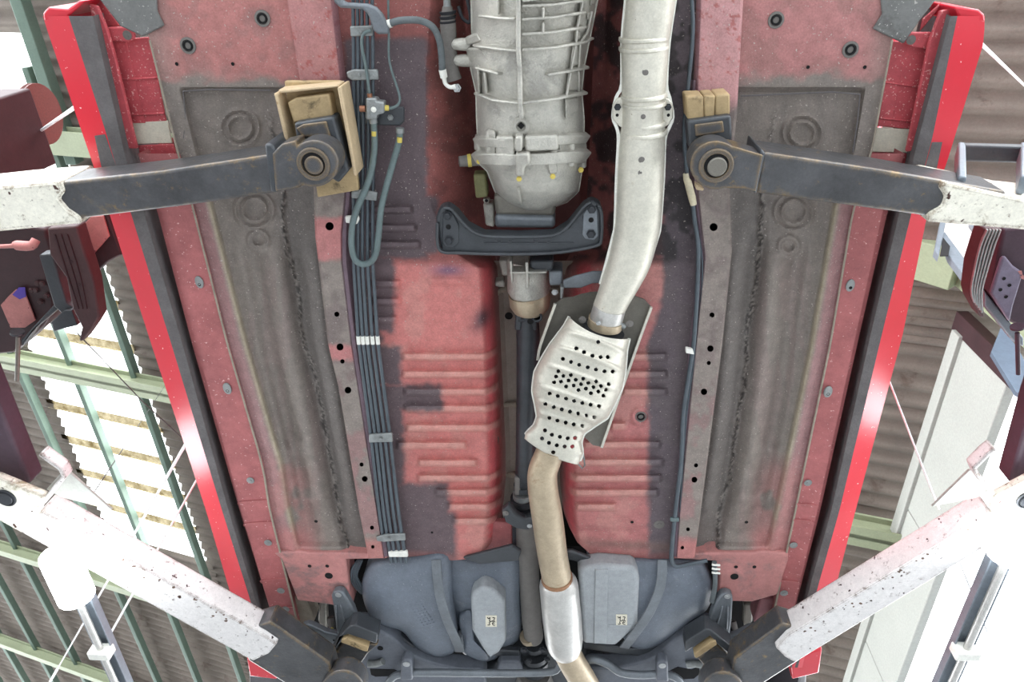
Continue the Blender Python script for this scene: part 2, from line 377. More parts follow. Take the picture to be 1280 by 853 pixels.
# corrugated sheets: ribs run down the slope (x), waves along y
PER = .13; SW = PER*7
def sheet_mesh(length, serr=False):
    n = 7*6; verts = []; 
    xs = np.linspace(0, length, 3)
    for i in range(n+1):
        y = SW*i/n; z = .022*math.cos(2*math.pi*y/PER)
        for x in xs: verts.append((x, y, z-SLOPE*x))
    o = mk('roof_sheet', verts, grid_faces(n+1, 3), 'roof', ang=70, solid=.006); me = o.data; bpy.data.objects.remove(o); return me
def lay(x0, x1, y0, y1, skip=None):
    ncol = max(1, round((x1-x0)/1.8)); L = (x1-x0)/ncol; me = sheet_mesh(L+.08)
    y = y0
    while y < y1:
        for k in range(ncol):
            o = bpy.data.objects.new('roof_sheet', me); COL.objects.link(o); x = x0+k*L
            o.location = (x, y, zr(x)+.02+(.006 if k % 2 else 0)); o.rotation_euler = (random.uniform(-.004, .004), 0, 0); o.parent = ceil
        y += SW*.985
lay(xlo, xa+.02, 1.0, YB)
yst_ = (PX(1197, 409, 2.35).y+PX(1258, 481, 2.35).y)/2
lay(xb-.02, 3.6, -1.2, yst_-.2)
lay(xb-.02, 2.42, yst_-.2, YB)
lay(xa+.02, xb-.02, ys1, YB)
xs_l = PR(30, 95).x
lay(xlo, xb-.02, -1.2, PR(20, 96).y-.42)
# purlins along y under the sheets
def purlin(x, y0, y1, wx=.05, wz=.10, m='green', nm='purlin'):
    return bar(nm, Vector((x, y0, zr(x)-.09)), Vector((x, y1, zr(x)-.09)), wx, wz, m, ceil, .006)
x1 = PR(64, 530).x; x2 = PR(128, 530).x; x3 = PR(198, 530).x; dxp = (x3-x1)/2
for k in range(-9, 6): purlin(x1+k*dxp, PR(20, 96).y-.1 if k < 3 else -1, YB)
purlin(PR(45, 30).x, -1, PR(80, 140).y+.4, .09, .12)
# rafters down the slope (x)
def rafter(u, v, x0, x1, m='palegreen', wz=.16, wy=.11):
    y = PR(u, v, -.22).y
    r = bar('rafter', Vector((x0, y, zr(x0)-.24)), Vector((x1, y, zr(x1)-.24)), wy, wz*.12, m, ceil, .004, up=Vector((SLOPE, 0, 1)))
    bar('rafter_web', Vector((x0, y, zr(x0)-.17)), Vector((x1, y, zr(x1)-.17)), .02, wz*.8, m, r, .002, up=Vector((SLOPE, 0, 1)))
    bar('rafter_flange', Vector((x0, y, zr(x0)-.10)), Vector((x1, y, zr(x1)-.10)), wy, wz*.12, m, r, .002, up=Vector((SLOPE, 0, 1)))
for (u, v) in ((115, 477), (60, 708), (60, 827), (1095, 668), (300, 1010)): rafter(u, v, xlo, 2.38)
rafter(95, 180, xlo, PR(200, 180).x+.4, wy=.2)
# translucent skylight panes with rusty laps
sky = bpy.data.objects.new('window_1', None); COL.objects.link(sky); tag(sky, kind='structure')
npane = 9; yv = np.linspace(ys0, ys1, npane+1)
for k in range(npane):
    o = mk('skylight_pane', [(xa, yv[k], zr(xa)+.05), (xb, yv[k], zr(xb)+.05), (xb, yv[k+1]+.03, zr(xb)+.044), (xa, yv[k+1]+.03, zr(xa)+.044)], [(0, 1, 2, 3)], 'skylight', sky, smooth=False)
    if k:
        mk('lap_joint', [(xa, yv[k]-.10, zr(xa)+.022), (xb, yv[k]-.10, zr(xb)+.022), (xb, yv[k], zr(xb)+.016), (xa, yv[k], zr(xa)+.016)], [(0, 1, 2, 3)], 'lap', sky, smooth=False)
        bar('lap_edge', Vector((xa, yv[k], zr(xa)+.012)), Vector((xb, yv[k], zr(xb)+.012)), .012, .008, 'rust', sky, 0)
# wall on the right: cream panels over an open bay
wall = bpy.data.objects.new('wall_right', None); COL.objects.link(wall); tag(wall, kind='structure')
XW = 2.35
a0 = PX(1197, 409, XW); b0 = PX(1258, 481, XW); ztop = a0.z; zbot = b0.z; yst = (a0.y+b0.y)/2
npn = 5; hgt = ztop-zbot
yy = [yst+k*1.35 for k in range(6)]
for k in range(5):
    bar('wall_panel', Vector((XW+.03, yy[k]+.004, (ztop+zbot)/2)), Vector((XW+.03, yy[k+1]-.004, (ztop+zbot)/2)), .06, hgt, 'cream', wall, .006)
bar('top_flashing', Vector((XW-.012, yst, ztop-.04)), Vector((XW-.012, yy[-1], ztop-.04)), .03, .09, 'cream', wall, .004)
bar('jamb', Vector((XW+.03, yst-.04, zbot-.12)), Vector((XW+.03, yst-.04, ztop+.05)), .07, .12, 'maroon', wall, .004, up=Vector((0, 1, 0)))
# steel portal column beside the wall
for nm, a_, b_, th_ in (('unseen_wall_left', (xlo-.1, -1.2), (xlo-.1, YB), 8.9), ('unseen_wall_back', (xlo, YB+.1), (3.6, YB+.1), 5.0)):  # unseen low walls, added to block side light and let some in above
    A3 = Vector((*a_, 0)); B3 = Vector((*b_, 0)); zA = zB = 3.0; nrm = (B3-A3).normalized().cross(Vector((0, 0, 1)))*.08
    q_ = [A3, B3, B3+Vector((0, 0, zB)), A3+Vector((0, 0, zA))]; tag(mk(nm, q_+[x+nrm for x in q_], [(0, 1, 2, 3), (7, 6, 5, 4), (0, 1, 5, 4), (1, 2, 6, 5), (2, 3, 7, 6), (3, 0, 4, 7)], 'roof', smooth=False), kind='structure')
xcq = XW+.05
tr = bpy.data.objects.new('trim_1', None); COL.objects.link(tr); tag(tr, kind='structure')
pc = PX(1190, 372, xcq)
ycol = pc.y-.27
bar('column', Vector((xcq+.05, ycol, 0)), Vector((xcq+.05, ycol, pc.z+.1)), .28, .24, 'palegreen', tr, .006, up=Vector((0, 1, 0)))
hb0 = PY(1200, 335, ycol); bar('haunch_beam', hb0, PY(1080, 300, ycol), .24, .16, 'palegreen', tr, .006)
f_ = [PY(u, v, ycol-.13) for u, v in ((1252, 407), (1275, 440), (1310, 510), (1270, 490), (1239, 440))]
mk('slate_sheet', f_+[q+Vector((0, .02, 0)) for q in f_], [(0, 1, 2, 3, 4), (9, 8, 7, 6, 5)]+[(i, (i+1) % 5, 5+(i+1) % 5, 5+i) for i in range(5)], 'slate', tr, smooth=False)

#@@CAR
# ================================================================ the car
car = empty('car', (0, .9, ZC+1.2), 'red car raised on the lift, seen from underneath with its exhaust and gearbox', 'car')
HF = 1.275
# --- guide lines traced along the car (v, u)
sLo = pl([(13, 52), (26, 55), (202, 115), (268, 137), (430, 189), (640, 258), (732, 285), (830, 316)])
sLi = pl([(15, 84), (155, 129), (265, 163), (430, 214), (640, 278), (748, 312), (830, 336)])
sLi2 = pl([(15, 75), (169, 117), (202, 125), (265, 163)])
sLg = pl([(3, 112), (198, 157), (263, 179), (427, 227), (640, 286), (753, 320), (830, 343)])
sLd = pl([(3, 118), (198, 168), (262, 190), (430, 234), (640, 294), (754, 329), (830, 352)])
rLc = pl([(-20, 135), (46, 160), (190, 196), (259, 214), (430, 254), (640, 296+8), (760, 338)])
rLs = pl([(-20, 170), (46, 186), (190, 222), (256, 240), (430, 284), (585, 329), (633, 336), (788, 374)])
sRo = pl([(19, 1231), (52, 1230), (205, 1183), (269, 1159), (420, 1128), (640, 1069), (721, 1048), (840, 1018)])
sRi = pl([(10, 1199), (175, 1165), (268, 1139), (420, 1102), (640, 1049), (735, 1022), (840, 996)])
sRg = pl([(10, 1191), (178, 1147), (267, 1124), (420, 1088), (640, 1039), (735, 1012), (840, 987)])
sRd = pl([(10, 1181), (190, 1136), (267, 1114), (420, 1079), (640, 1030), (741, 1004), (840, 978)])
rRc = pl([(-20, 1158), (190, 1112), (261, 1094), (430, 1061), (640, 1016), (760, 990)])
rRs = pl([(-20, 1132), (52, 1115), (192, 1089), (259, 1067), (430, 1038), (640, 994), (777, 965)])
def sill(o, i, g, d, side, v0, notch):
    vs = list(np.linspace(v0, 835, 46))
    sk = strip('sill_skirt', [(o, 1.262, .16, -.012*side), (o, 1.262, .02), (o, 1.246), (i, 1.238)], vs, 'red', car, label='red painted sill skirt')
    tr_ = strip('sill_underside', [(i, 1.238), (g, 1.243), (g, 1.243, .004), (g, 1.243, .26, .07*side)], vs, 'trim', sk)
    return sk
skl = sill(sLo, sLi, sLg, sLd, -1, 20, None)
skr = sill(sRo, sRi, sRg, sRd, 1, 20, None)
# rounded front caps of the skirts
plate('skirt_front_cap', [(55, 27), (53, 16), (60, 9), (84, 11), (98, 1), (106, 1), (86, 20), (86, 27)], 1.2445, .1, 'red', skl, .003, 2)
plate('skirt_front_cap', [(1232, 28), (1231, 18), (1224, 12), (1199, 8), (1194, 10), (1198, 20), (1198, 28)], 1.2445, .1, 'red', skr, .003, 2)
# wide grey notch
plate('jacking_notch', [(118, 170), (131, 168), (165, 264), (139, 264)], 1.2375, .002, 'trim', skl, 0)
plate('jacking_notch', [(1165, 178), (1178, 178), (1160, 262), (1141, 264)], 1.2375, .002, 'trim', skr, 0)
for s_, d, c, s in ((-1, lambda v: sLd(v)+6, rLc, rLs), (1, lambda v: sRd(v)-5, rRc, rRs)):
    vs = list(np.linspace(192, 800, 40))
    rk = strip('rocker_panel', [(d, 1.266, .22, -.02*s_), (d, 1.266), (lambda v, d=d, c=c: .6*d(v)+.4*c(v), 1.260), (c, 1.261), (lambda v, c=c, s=s: .5*c(v)+.5*s(v), 1.267), (s, 1.272), (s, 1.272, .05)], vs, 'rocker', car, label='dusty red rocker panel')
    # seam sealer bead
    tubepx('seam_sealer', [(float(s(v)), v, 1.2715, 1.4) for v in np.linspace(50, 790, 24)], 'sealer', rk, 2, 6)
    g_ = sLg if s_ < 0 else sRg; strip('sill_gap_shade', [(lambda v, g_=g_, s_=s_: 640+(g_(v)-640)*1.243/1.5+s_*10, 1.5), (lambda v, g_=g_, s_=s_: 640+(g_(v)-640)*1.243/1.5-s_*70, 1.5)], vs, 'dark', rk)  # black strip up in the slot stands in for its shade
    # crease lines and panel overlaps
    for v in (628, 655, 726, 762) if s_ < 0 else (632, 652, 728, 765):
        ribbon('lap_joint', [(float(d(v))+s_*-2, v+3, 1.264), (float(c(v)), v, 1.2605), (float(s(v)), v-2, 1.271)], 1.4, .003, 'rocker', rk, 3)
for (u, v) in ((249, 353), (284, 486), (1063, 357), (1035, 490)):
    hw('oval_plug', 'oval', [(1.25, .2), (1.25, -.1), (.9, -.3), (.35, -.34)], 18, 'zinc', P(u, v, 1.265), 4.2*mpp(u, v, 1.265), car).scale.y *= 1.6
    hole(u+.3, v+3, 1.2628, 2.0, car)
for (u, v) in ((313, 601), (335, 679), (351, 739), (357, 762), (1010, 604), (992, 682), (980, 742), (975, 765)): screw(u, v, 1.2655, 3.6, car, 'zinc')
# front rocker ends with inner red panel, pale patch and brackets
for s_, pan, pale, low, brk, scr, fl_ in (
    (-1, [(138, 50), (186, 46), (208, 152), (164, 154)], [(165, 153), (209, 151), (215, 179), (172, 180)], [(172, 182), (216, 180), (222, 205), (176, 205)],
        [(131, 40), (134, 34), (158, 33), (167, 38), (169, 48), (160, 53), (138, 52)], (159, 44), [(110, 4), (121, 8), (133, 36), (143, 70), (171, 186), (158, 186)]),
    (1, [(1115, 52), (1163, 60), (1140, 162), (1097, 158)], [(1096, 160), (1138, 162), (1134, 191), (1090, 190)], [(1089, 192), (1134, 192), (1131, 215), (1084, 215)],
        [(1131, 44), (1137, 40), (1166, 40), (1162, 62), (1140, 60), (1131, 54)], (1139, 50), [(1192, 10), (1176, 14), (1162, 52), (1133, 190), (1147, 188)])):
    ip = plate('inner_sill_panel', pan, 1.300, .004, 'redpanel', car, .002); plate('panel_crease', [pan[0], (pan[0][0]*.6+pan[1][0]*.4, pan[0][1]), (pan[3][0]*.6+pan[2][0]*.4, pan[3][1]), pan[3]], 1.298, .002, 'redpanel', ip, .001)
    for t in (.48, .9):
        a = (pan[0][0]*(1-t)+pan[3][0]*t, pan[0][1]*(1-t)+pan[3][1]*t); c2 = (pan[1][0]*(1-t)+pan[2][0]*t, pan[1][1]*(1-t)+pan[2][1]*t)
        ribbon('pressed_rib', [(*a, 1.2985), (*c2, 1.2985)], 1.5, .006, 'redpanel', ip, 0, bevel=.002)
    plate('pale_patch', pale, 1.300, .004, 'sticker', car, .001, label='pale unpainted patch'); plate('inner_sill_panel', low, 1.300, .004, 'redpanel', car, .002)
    plate('sill_flange', fl_, 1.272, .008, 'redpanel', car, .0015)
    bk = plate('bracket_tab', brk, 1.285, .006, 'redpanel', car, .004); screw(*scr, 1.284, 4.2, bk, 'plug')
# black sheet standing for unlit depth, tub above, so no daylight leaks through
bs = [(-.68, -1.15), (.70, -1.15), (.70, 1.85), (-.66, 1.85)]
zt = ZC+1.60
v_ = [(x, y, zt) for x, y in bs]+[(x*.98, y, zt+.42) for x, y in bs]+[(x*.72, .55+y*.5, zt+.72) for x, y in bs]
mk('body_shell', v_, [(0, 1, 2, 3), (8, 9, 10, 11)]+[(k*4+i, k*4+(i+1) % 4, k*4+4+(i+1) % 4, k*4+4+i) for k in (0, 1) for i in range(4)], 'red', car, bevel=.04, seg=3)
mk('underfloor_shade_sheet', [(-.60, -1.1, ZC+1.55), (.62, -1.1, ZC+1.55), (.60, 1.9, ZC+1.55), (-.56, 1.9, ZC+1.55)], [(0, 1, 2, 3)], 'dark', car, smooth=False)
bar('engine_undertray', Vector((0, -1.05, ZC+1.27)), Vector((0, -.14, ZC+1.27)), .84, .02, 'black', car, .006)
# --- wheel arch liners at the front
for s_, poly, p2, p3 in ((-1, [(112, -12), (195, -12), (196, 14), (205, 32), (178, 46), (150, 33), (126, 2)], [(196, -12), (318, -12), (290, 2), (240, 22), (205, 31), (194, 12)], [(123, -5), (150, 33), (133, 34), (112, 4)]),
                     (1, [(1100, -12), (1180, -12), (1150, 26), (1130, 55), (1091, 36), (1103, 18)], [(992, -12), (1105, -12), (1103, 16), (1078, 27), (1055, 29), (1012, 10)], [(1178, 2), (1172, 14), (1150, 40), (1153, 24)])):
    lin = plate('arch_liner', poly, 1.272, .005, 'linergrey', car, .003, label='grey plastic wheel arch liner')
    plate('arch_undercoat', p2, 1.285, .004, 'trim', car, .002); plate('arch_edge', p3, 1.30, .004, 'redpanel', car, .002)

# --- floor pans ---------------------------------------------------------
lRl = pl([(-20, 356), (0, 359), (82, 372), (150, 384), (238, 392), (295, 394), (430, 410), (484, 423), (640, 449), (700, 461)])
lRr = pl([(-20, 414), (0, 417), (98, 428), (243, 433), (290, 428), (326, 428), (430, 440), (640, 472), (700, 481)])
rRl = pl([(-20, 874), (0, 873), (119, 869), (238, 871), (323, 880), (430, 869), (640, 849), (700, 845)])
rRr = pl([(-20, 931), (0, 929), (144, 921), (238, 912), (313, 915), (430, 903), (640, 876), (700, 868)])
def mixc(c, d, t):
    return c*(1-t[..., None])+np.array(d)*t[..., None]
def ring(U, V, cu, cv, r, w): return np.exp(-((np.hypot(U-cu, (V-cv)*1.06)-r)/w)**2)
def floor_pan(side, outer, inner, rings, vb):
    nr, nc = 380, 124
    v0 = -120; t = np.linspace(0, 1, nr)[:, None]; s = np.linspace(0, 1, nc)[None, :]
    V = v0+t*(vb-v0)+0*s; U = outer(V)*(1-s)+(inner(V)-side*12)*s; Ss = s+0*t
    W = np.abs(inner(V)-outer(V)); dout = Ss*W; 
    N = fbm(U/30, V/30, 3); N2 = fbm(U/11, V/11, 9); N3 = fbm(U/9., V/70., 21)
    H = np.full_like(U, 1.278)
    # dished rear pan behind the front step
    step = ss(V, 108, 116)*ss(dout, 20, 26)*(1-ss(V, vb-14, vb-4)); H += .016*step
    # side flange and swaged edge
    edge = ss(V, 195, 260); H -= .006*edge*np.exp(-((dout-16)/5)**2)
    H += .010*edge*ss(dout, 22, 40)*(1-ss(V, vb-30, vb-8))
    # longitudinal swages
    am = .011*ss(V, 280, 330)*(1-ss(V, 600, 690)); sw = (Ss-.30)/.62
    H += am*np.sin(sw*2*np.pi*1.9+np.sin(V/70.)*.35)*ss(Ss, .2, .34)*(1-ss(Ss, .9, .98))
    # deep trough beside the rail
    H += .012*ss(V, 120, 300)*ss(Ss, .62, .74)*(1-ss(Ss, .9, .99))
    # jog where the pan narrows
    H -= .008*np.exp(-((V-(560+dout*.10))/9)**2)*ss(Ss, .12, .2)*(1-ss(Ss, .42, .6))
    H -= .007*np.exp(-((V-(622+dout*.05))/6)**2)*ss(Ss, .2, .3)*(1-ss(Ss, .5, .7))
    for cu, cv, r in rings: H -= .008*ring(U, V, cu, cv, r, 2.2); H -= .006*ring(U, V, cu, cv, r*1.6, 2.4)
    H += .0025*(N-.5)
    # colours
    C = np.ones(U.shape+(3,))*np.array(S(126, 117, 110))
    C = mixc(C, S(112, 104, 100), ss(N3, .42, .6)*.3)
    pinkish = np.clip(ss(N3, .5, .66)*ss(V, 300, 360)*(1-ss(Ss, .62, .8))*.2, 0, 1); C = mixc(C, S(150, 124, 120), pinkish)
    front = 1-ss(V+30*(N-.5)+14*(N2-.5), 86, 106); fr = ROSE if side < 0 else S(172, 116, 114)
    C = mixc(C, fr, front*.92); C = mixc(C, S(150, 108, 104), front*ss(N, .48, .62)*.75)
    C = mixc(C, S(150, 122, 116), front*(1-ss(dout, 4, 40))*.8)
    C = mixc(C, S(102, 97, 94), (1-front)*ss(Ss, .55, .75)*.7*ss(V, 150, 240))
    C = mixc(C, S(148, 110, 110), edge*(1-ss(dout+4*N2, 14, 24))*.9)
    bl = np.exp(-((dout-21)/3.2)**2)*edge*.75; C = mixc(C, S(178, 166, 142), bl)
    end = ss(V+6*N2, vb-34, vb-16)*(1-ss(Ss, .25, .45)); C = mixc(C, S(176, 112, 110), end*.7)
    sp = ss(V, 560, 600)*(1-ss(dout, 30, 62))*ss(N, .4, .55); C = mixc(C, S(168, 118, 114), sp*.6)
    N4 = fbm(U/2.2, V/2.2, 71); rough_line = np.exp(-((Ss-(.70+.10*(N-.5)))/.022)**2)*ss(V, 110, 200); C = mixc(C, S(62, 57, 54), rough_line*ss(N4, .46, .58)); C = mixc(C, S(150, 142, 134), rough_line*(1-ss(N4, .36, .46))*.6); H -= .006*rough_line*N4
    p = patch('floor_pan', U, V, H, 'floorpaint', car, C, label='grey undercoated floor pan with faded pink edges', wall=dict(b=.05))
    return p
fpl = floor_pan(-1, rLs, lRl, [(300, 160, 15), (318, 262, 15), (323, 301, 8)], 690)
fpr = floor_pan(1, rRs, rRr, [(1003, 167, 15), (992, 265, 15), (986, 308, 8)], 690)
for (u, v, o) in ((235, 57, fpl), (328, 23, fpl), (970, 25, fpr), (1063, 62, fpr)): plug(u, v, 1.277, 6.2, o)
for (u, v, o) in ((221, 80, fpl), (291, 80, fpl), (1010, 84, fpr), (1081, 84, fpr), (395, 652, fpl), (933, 653, fpr)): hole(u, v, 1.276, 2.2, o, 'drain_hole')
# step lines of the dish corner
for pts, o in (([(228, 190, 1.279), (232, 150, 1.279), (229, 114, 1.279), (262, 112, 1.279), (338, 113, 1.28)], fpl), ([(1066, 190, 1.279), (1072, 150, 1.279), (1075, 118, 1.279), (1040, 115, 1.279), (926, 120, 1.28)], fpr)):
    tubepx('dish_lip', [(*q, 1.0) for q in pts], 'trim', o, 0, 6)

# --- frame rails ----------------------------------------------------------
def rail(side, l, r, holes, pinks, v1=698):
    nr, nc = 540, 34; t = np.linspace(0, 1, nr)[:, None]; s = np.linspace(0, 1, nc)[None, :]
    V = -120+t*(v1+120)+0*s; U = l(V)*(1-s)+r(V)*s; Ss = s+0*t
    H = 1.246+.014*(1-ss(V, 60, 240))+0*U; H += .006*(ss(np.abs(Ss-.5), .43, .5))
    N = fbm(U/22, V/22, 31); N2 = fbm(U/7, V/7, 33)
    C = np.ones(U.shape+(3,))*np.array(S(132, 122, 115)); C = mixc(C, S(118, 106, 102), ss(N, .4, .6))
    C = mixc(C, S(158, 118, 116), ss(V, 420, 600)*ss(N, .42, .6)*.6)
    fr = 1-ss(V+16*(N2-.5), 120, 140); C = mixc(C, S(184, 136, 136) if side > 0 else S(168, 116, 114), fr*.95)
    C = mixc(C, S(150, 66, 60), fr*ss(N2, .66, .72)*.6)
    for (a, b_) in pinks: C = mixc(C, S(180, 116, 114), ss(V+8*(N2-.5), a-4, a+4)*(1-ss(V+8*(N2-.5), b_-4, b_+4))*.9)
    C = mixc(C, S(182, 112, 108), ss(V, 668, 682)*.7)
    inn = ss(Ss, .9, .97) if side < 0 else 1-ss(Ss, .03, .1); C = mixc(C, S(126, 98, 110), inn*.5)
    p = patch('frame_rail', U, V, H, 'floorpaint', car, C, holes, wall=dict(l=.06, r=.06, b=.04, t=.04), label='undercoated box-section frame rail')
    e_ = r if side < 0 else l; wf = 11 if side < 0 else 7; vv_ = list(np.linspace(100, v1-2, 60))
    strip('rail_flank', [(e_, 1.2505), (lambda v: e_(v)-side*wf*.4, 1.2535), (lambda v: e_(v)-side*wf, 1.272), (lambda v: e_(v)-side*wf, 1.272, .02)], vv_, mat('lilac_grey_undercoat', S(124, 104, 114), .6, 0, .14, 16, .3, 200), p)
    b_ = strip('rail_cavity_shade', [(lambda v: l(v)+2, 1.285), (lambda v: r(v)-2, 1.285)], list(np.linspace(0, v1-4, 10)), 'dark', p)  # black backing stands in for the shade behind the rail holes
    return p
lh = [(412, 283, 5.2), (421, 393, 3.2), (425, 434, 4.4), (428, 452, 2.8), (435, 488, 4.2), (452, 581, 2.6), (456, 599, 3.6), (465, 660, 2.6), (466, 684, 2.2)]
rh = [(892, 284, 5.0), (890, 394, 3.2), (888, 436, 4.0), (886, 454, 2.6), (880, 490, 4.0), (870, 582, 2.6), (868, 600, 3.6), (860, 662, 2.4), (853, 685, 2.2)]
rail(-1, lRl, lRr, lh, [(272, 326), (432, 450)]); rail(1, rRl, rRr, rh, [])

# --- inner floors with pressed ribs, either side of the tunnel --------------
e0L = pl([(-20, 540), (100, 532), (180, 532), (250, 536), (310, 560), (335, 596), (430, 602), (560, 606), (640, 606), (700, 600)])
e1L = pl([(-20, 592), (100, 600), (250, 612), (340, 622), (430, 626), (560, 632), (640, 632), (700, 630)])
e0R = pl([(-20, 806), (160, 806), (300, 800), (340, 755), (430, 735), (560, 724), (640, 722), (700, 728)])
e1R = pl([(-20, 742), (160, 735), (300, 728), (340, 706), (430, 702), (560, 700), (640, 700), (700, 704)])
ribsL = [(446, 504, 622), (468, 504, 622), (490, 506, 626), (511, 506, 626), (535, 508, 626), (557, 496, 583), (579, 523, 596), (598, 523, 626), (616, 545, 628), (634, 560, 628), (652, 566, 628)]
ribsLu = [(355, 465, 500), (377, 465, 500), (400, 466, 496), (285, 462, 520), (306, 462, 525), (262, 464, 515)]
ribsR = [(446, 784, 833), (468, 784, 833), (490, 778, 833), (533, 764, 782), (556, 730, 825), (578, 716, 828), (598, 712, 826), (616, 712, 822), (634, 720, 770)]
def inner_floor(side, rl, e0, e1, ribs, vbf):
    nr, nc = 550, 120; t = np.linspace(0, 1, nr)[:, None]; s = np.linspace(0, 1, nc)[None, :]
    Vb = vbf(s); V = -120+t*(Vb+120); U = (rl(V)+side*8)*(1-s)+e1(V)*s; Ss = s+0*t
    q = np.clip((U-e0(V))/(e1(V)-e0(V)), 0, 1); 
    H = HF+.15*(1-np.cos(q*np.pi/2))
    front = 1-ss(V, 318, 336); H += .03*front*(q**.7)
    H += .012*front
    N = fbm(U/26, V/26, 51+side); N2 = fbm(U/8, V/8, 57+side)
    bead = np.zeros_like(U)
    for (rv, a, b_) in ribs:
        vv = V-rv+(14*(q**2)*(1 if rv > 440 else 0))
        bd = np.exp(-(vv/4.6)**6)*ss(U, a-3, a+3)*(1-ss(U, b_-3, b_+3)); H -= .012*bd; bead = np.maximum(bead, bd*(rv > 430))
    C = np.ones(U.shape+(3,))*np.array(S(190, 116, 111) if side < 0 else S(176, 112, 110))
    C = mixc(C, S(206, 86, 93), ss(q, .02, .4)*.85*(1-front)); C = mixc(C, S(186, 138, 128), ss(N, .5, .66)*.4)
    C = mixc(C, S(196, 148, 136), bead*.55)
    C = mixc(C, S(150, 128, 122), ss(q, .62, .95)*.8*(1-front))
    C = mixc(C, S(128, 76, 72), front*.8)  # shade beside the gearbox put into the front floor colour
    C = mixc(C, S(98, 62, 60), front*ss(N, .35, .6)*.5)  # deeper patches of that painted shade
    if side < 0:
        m = np.zeros_like(U)
        def box(a, b_, c, d, sft=5): return ss(U+7*(N2-.5), a-sft, a+sft)*(1-ss(U+7*(N2-.5), b_-sft, b_+sft))*ss(V+7*(N2-.5), c-sft, c+sft)*(1-ss(V+7*(N2-.5), d-sft, d+sft))
        for bx in ((430, 484+9, 320, 416), (430, 502, 432, 482), (430, 553, 480, 515), (430, 505, 505, 610), (430, 562, 604, 650), (430, 570, 640, 720), (430, 534, 48, 324), (505, 548, 245, 318), (430, 478, 400, 440)): m = np.maximum(m, box(*bx))
        C = mixc(C, S(92, 82, 86), m*.95); up = (1-ss(V, 20, 56))*(1-ss(U, 520, 545)); C = mixc(C, S(150, 92, 88), up*.9)
        d2 = np.exp(-(((U-603)/14)**2+((V-398-(603-U)*.6)/15)**2)); C = mixc(C, S(58, 50, 58), d2*.9)
        C = mixc(C, S(88, 82, 112), np.exp(-(((U-560)/20)**2+((V-338)/7)**2))*.75)
        H -= .006*np.exp(-((V-352)/5.)**4)*ss(U, 533, 541)*(1-ss(U, 572, 590))
    else:
        b0_ = 829-19*ss(V, 360, 440); m = ss(U+7*(N2-.5), b0_-5, b0_+5); C = mixc(C, S(90, 83, 88), m*.96)
        C = mixc(C, S(98, 88, 90), m*ss(N, .5, .62)*.6)
        C = mixc(C, S(46, 42, 44), front*ss(N, .45, .6)*.85)  # near-black blotches paint the shade right of the gearbox
        rr = np.hypot(U-801, V-521); H -= .005*np.exp(-((rr-10)/2.5)**2); 
        low = ss(V, 662, 684)*np.exp(-((V-678-(U-730)*.06)/7)**2)*ss(U, 722, 740); C = mixc(C, S(120, 96, 90), low*.7)
        H += .006*ss(V, 656, 664)*(1-ss(U, 800, 815))
    C = mixc(C, S(150, 96, 92), ss(V, Vb-12, Vb-4)*.5)
    return patch('inner_floor', U, V, H, 'floorpaint', car, C, wall=dict(b=.10), label='ribbed pinkish red floor with sprayed dark undercoat and painted-in front shade')
def vbL(s):
    u = np.linspace(481, 632, 200); vv = np.interp(u, [481, 524, 570, 592, 608, 620, 628, 632], [697, 697, 701, 699, 690, 674, 650, 600]); return np.interp(481+s*151, u, vv)
def vbR(s):   # s = 0 at the rail, 1 at the tunnel
    u = 845-s*145; return np.interp(u, [700, 704, 710, 718, 732, 750, 790, 845], [600, 640, 660, 678, 692, 700, 701, 698])
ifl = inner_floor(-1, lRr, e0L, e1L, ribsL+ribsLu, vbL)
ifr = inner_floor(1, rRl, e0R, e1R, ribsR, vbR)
plug(801, 521, HF, 5, ifr); hole(540, 666, HF-.002, 1.6, ifl, 'drain_hole'); hole(790, 653, HF-.002, 2, ifr, 'drain_hole')
hw('round_plug', 'dome', DOME, 14, 'plug', P(824, 656, HF), 5*mpp(824, 656, HF), ifr)
tunnel_v = list(np.linspace(326, 705, 40))
tn = strip('tunnel', [(lambda v: e1L(v)-3, 1.425), (lambda v: e1L(v)+6, 1.445), (lambda v: .5*e1L(v)+.5*e1R(v), 1.46), (lambda v: e1R(v)-6, 1.445), (lambda v: e1R(v)+3, 1.425)], tunnel_v, mat('beige_tunnel_paint', S(150, 140, 130), .7, 0, .12, 10, .15, 150), car)
strip('tunnel_front', [(lambda v: e1L(v)-3, 1.455), (lambda v: e1L(v)+6, 1.475), (lambda v: .5*e1L(v)+.5*e1R(v), 1.49), (lambda v: e1R(v)-6, 1.475), (lambda v: e1R(v)+3, 1.455)], list(np.linspace(-120, 334, 24)), mat('shaded_red_tunnel', S(96, 54, 52), .6), tn)  # front tunnel colour darkened to carry the shade around the gearbox
for v in (368, 512, 600): ribbon('tunnel_swage', [(620, v, 1.42), (634, v-6, 1.435), (700, v-4, 1.44)], 3, .01, 'sealer', tn, 3, bevel=.003)
hole(636, 395, 1.43, 5, tn, 'tunnel_hole')
tubepx('heat_shield_bracket', [(611, 600, 1.34, 1.4), (618, 572, 1.34, 1.4), (622, 545, 1.35, 1.4), (606, 572, 1.33, 1.3), (603, 590, 1.33, 1.3)], 'plate', car, 4, 6)
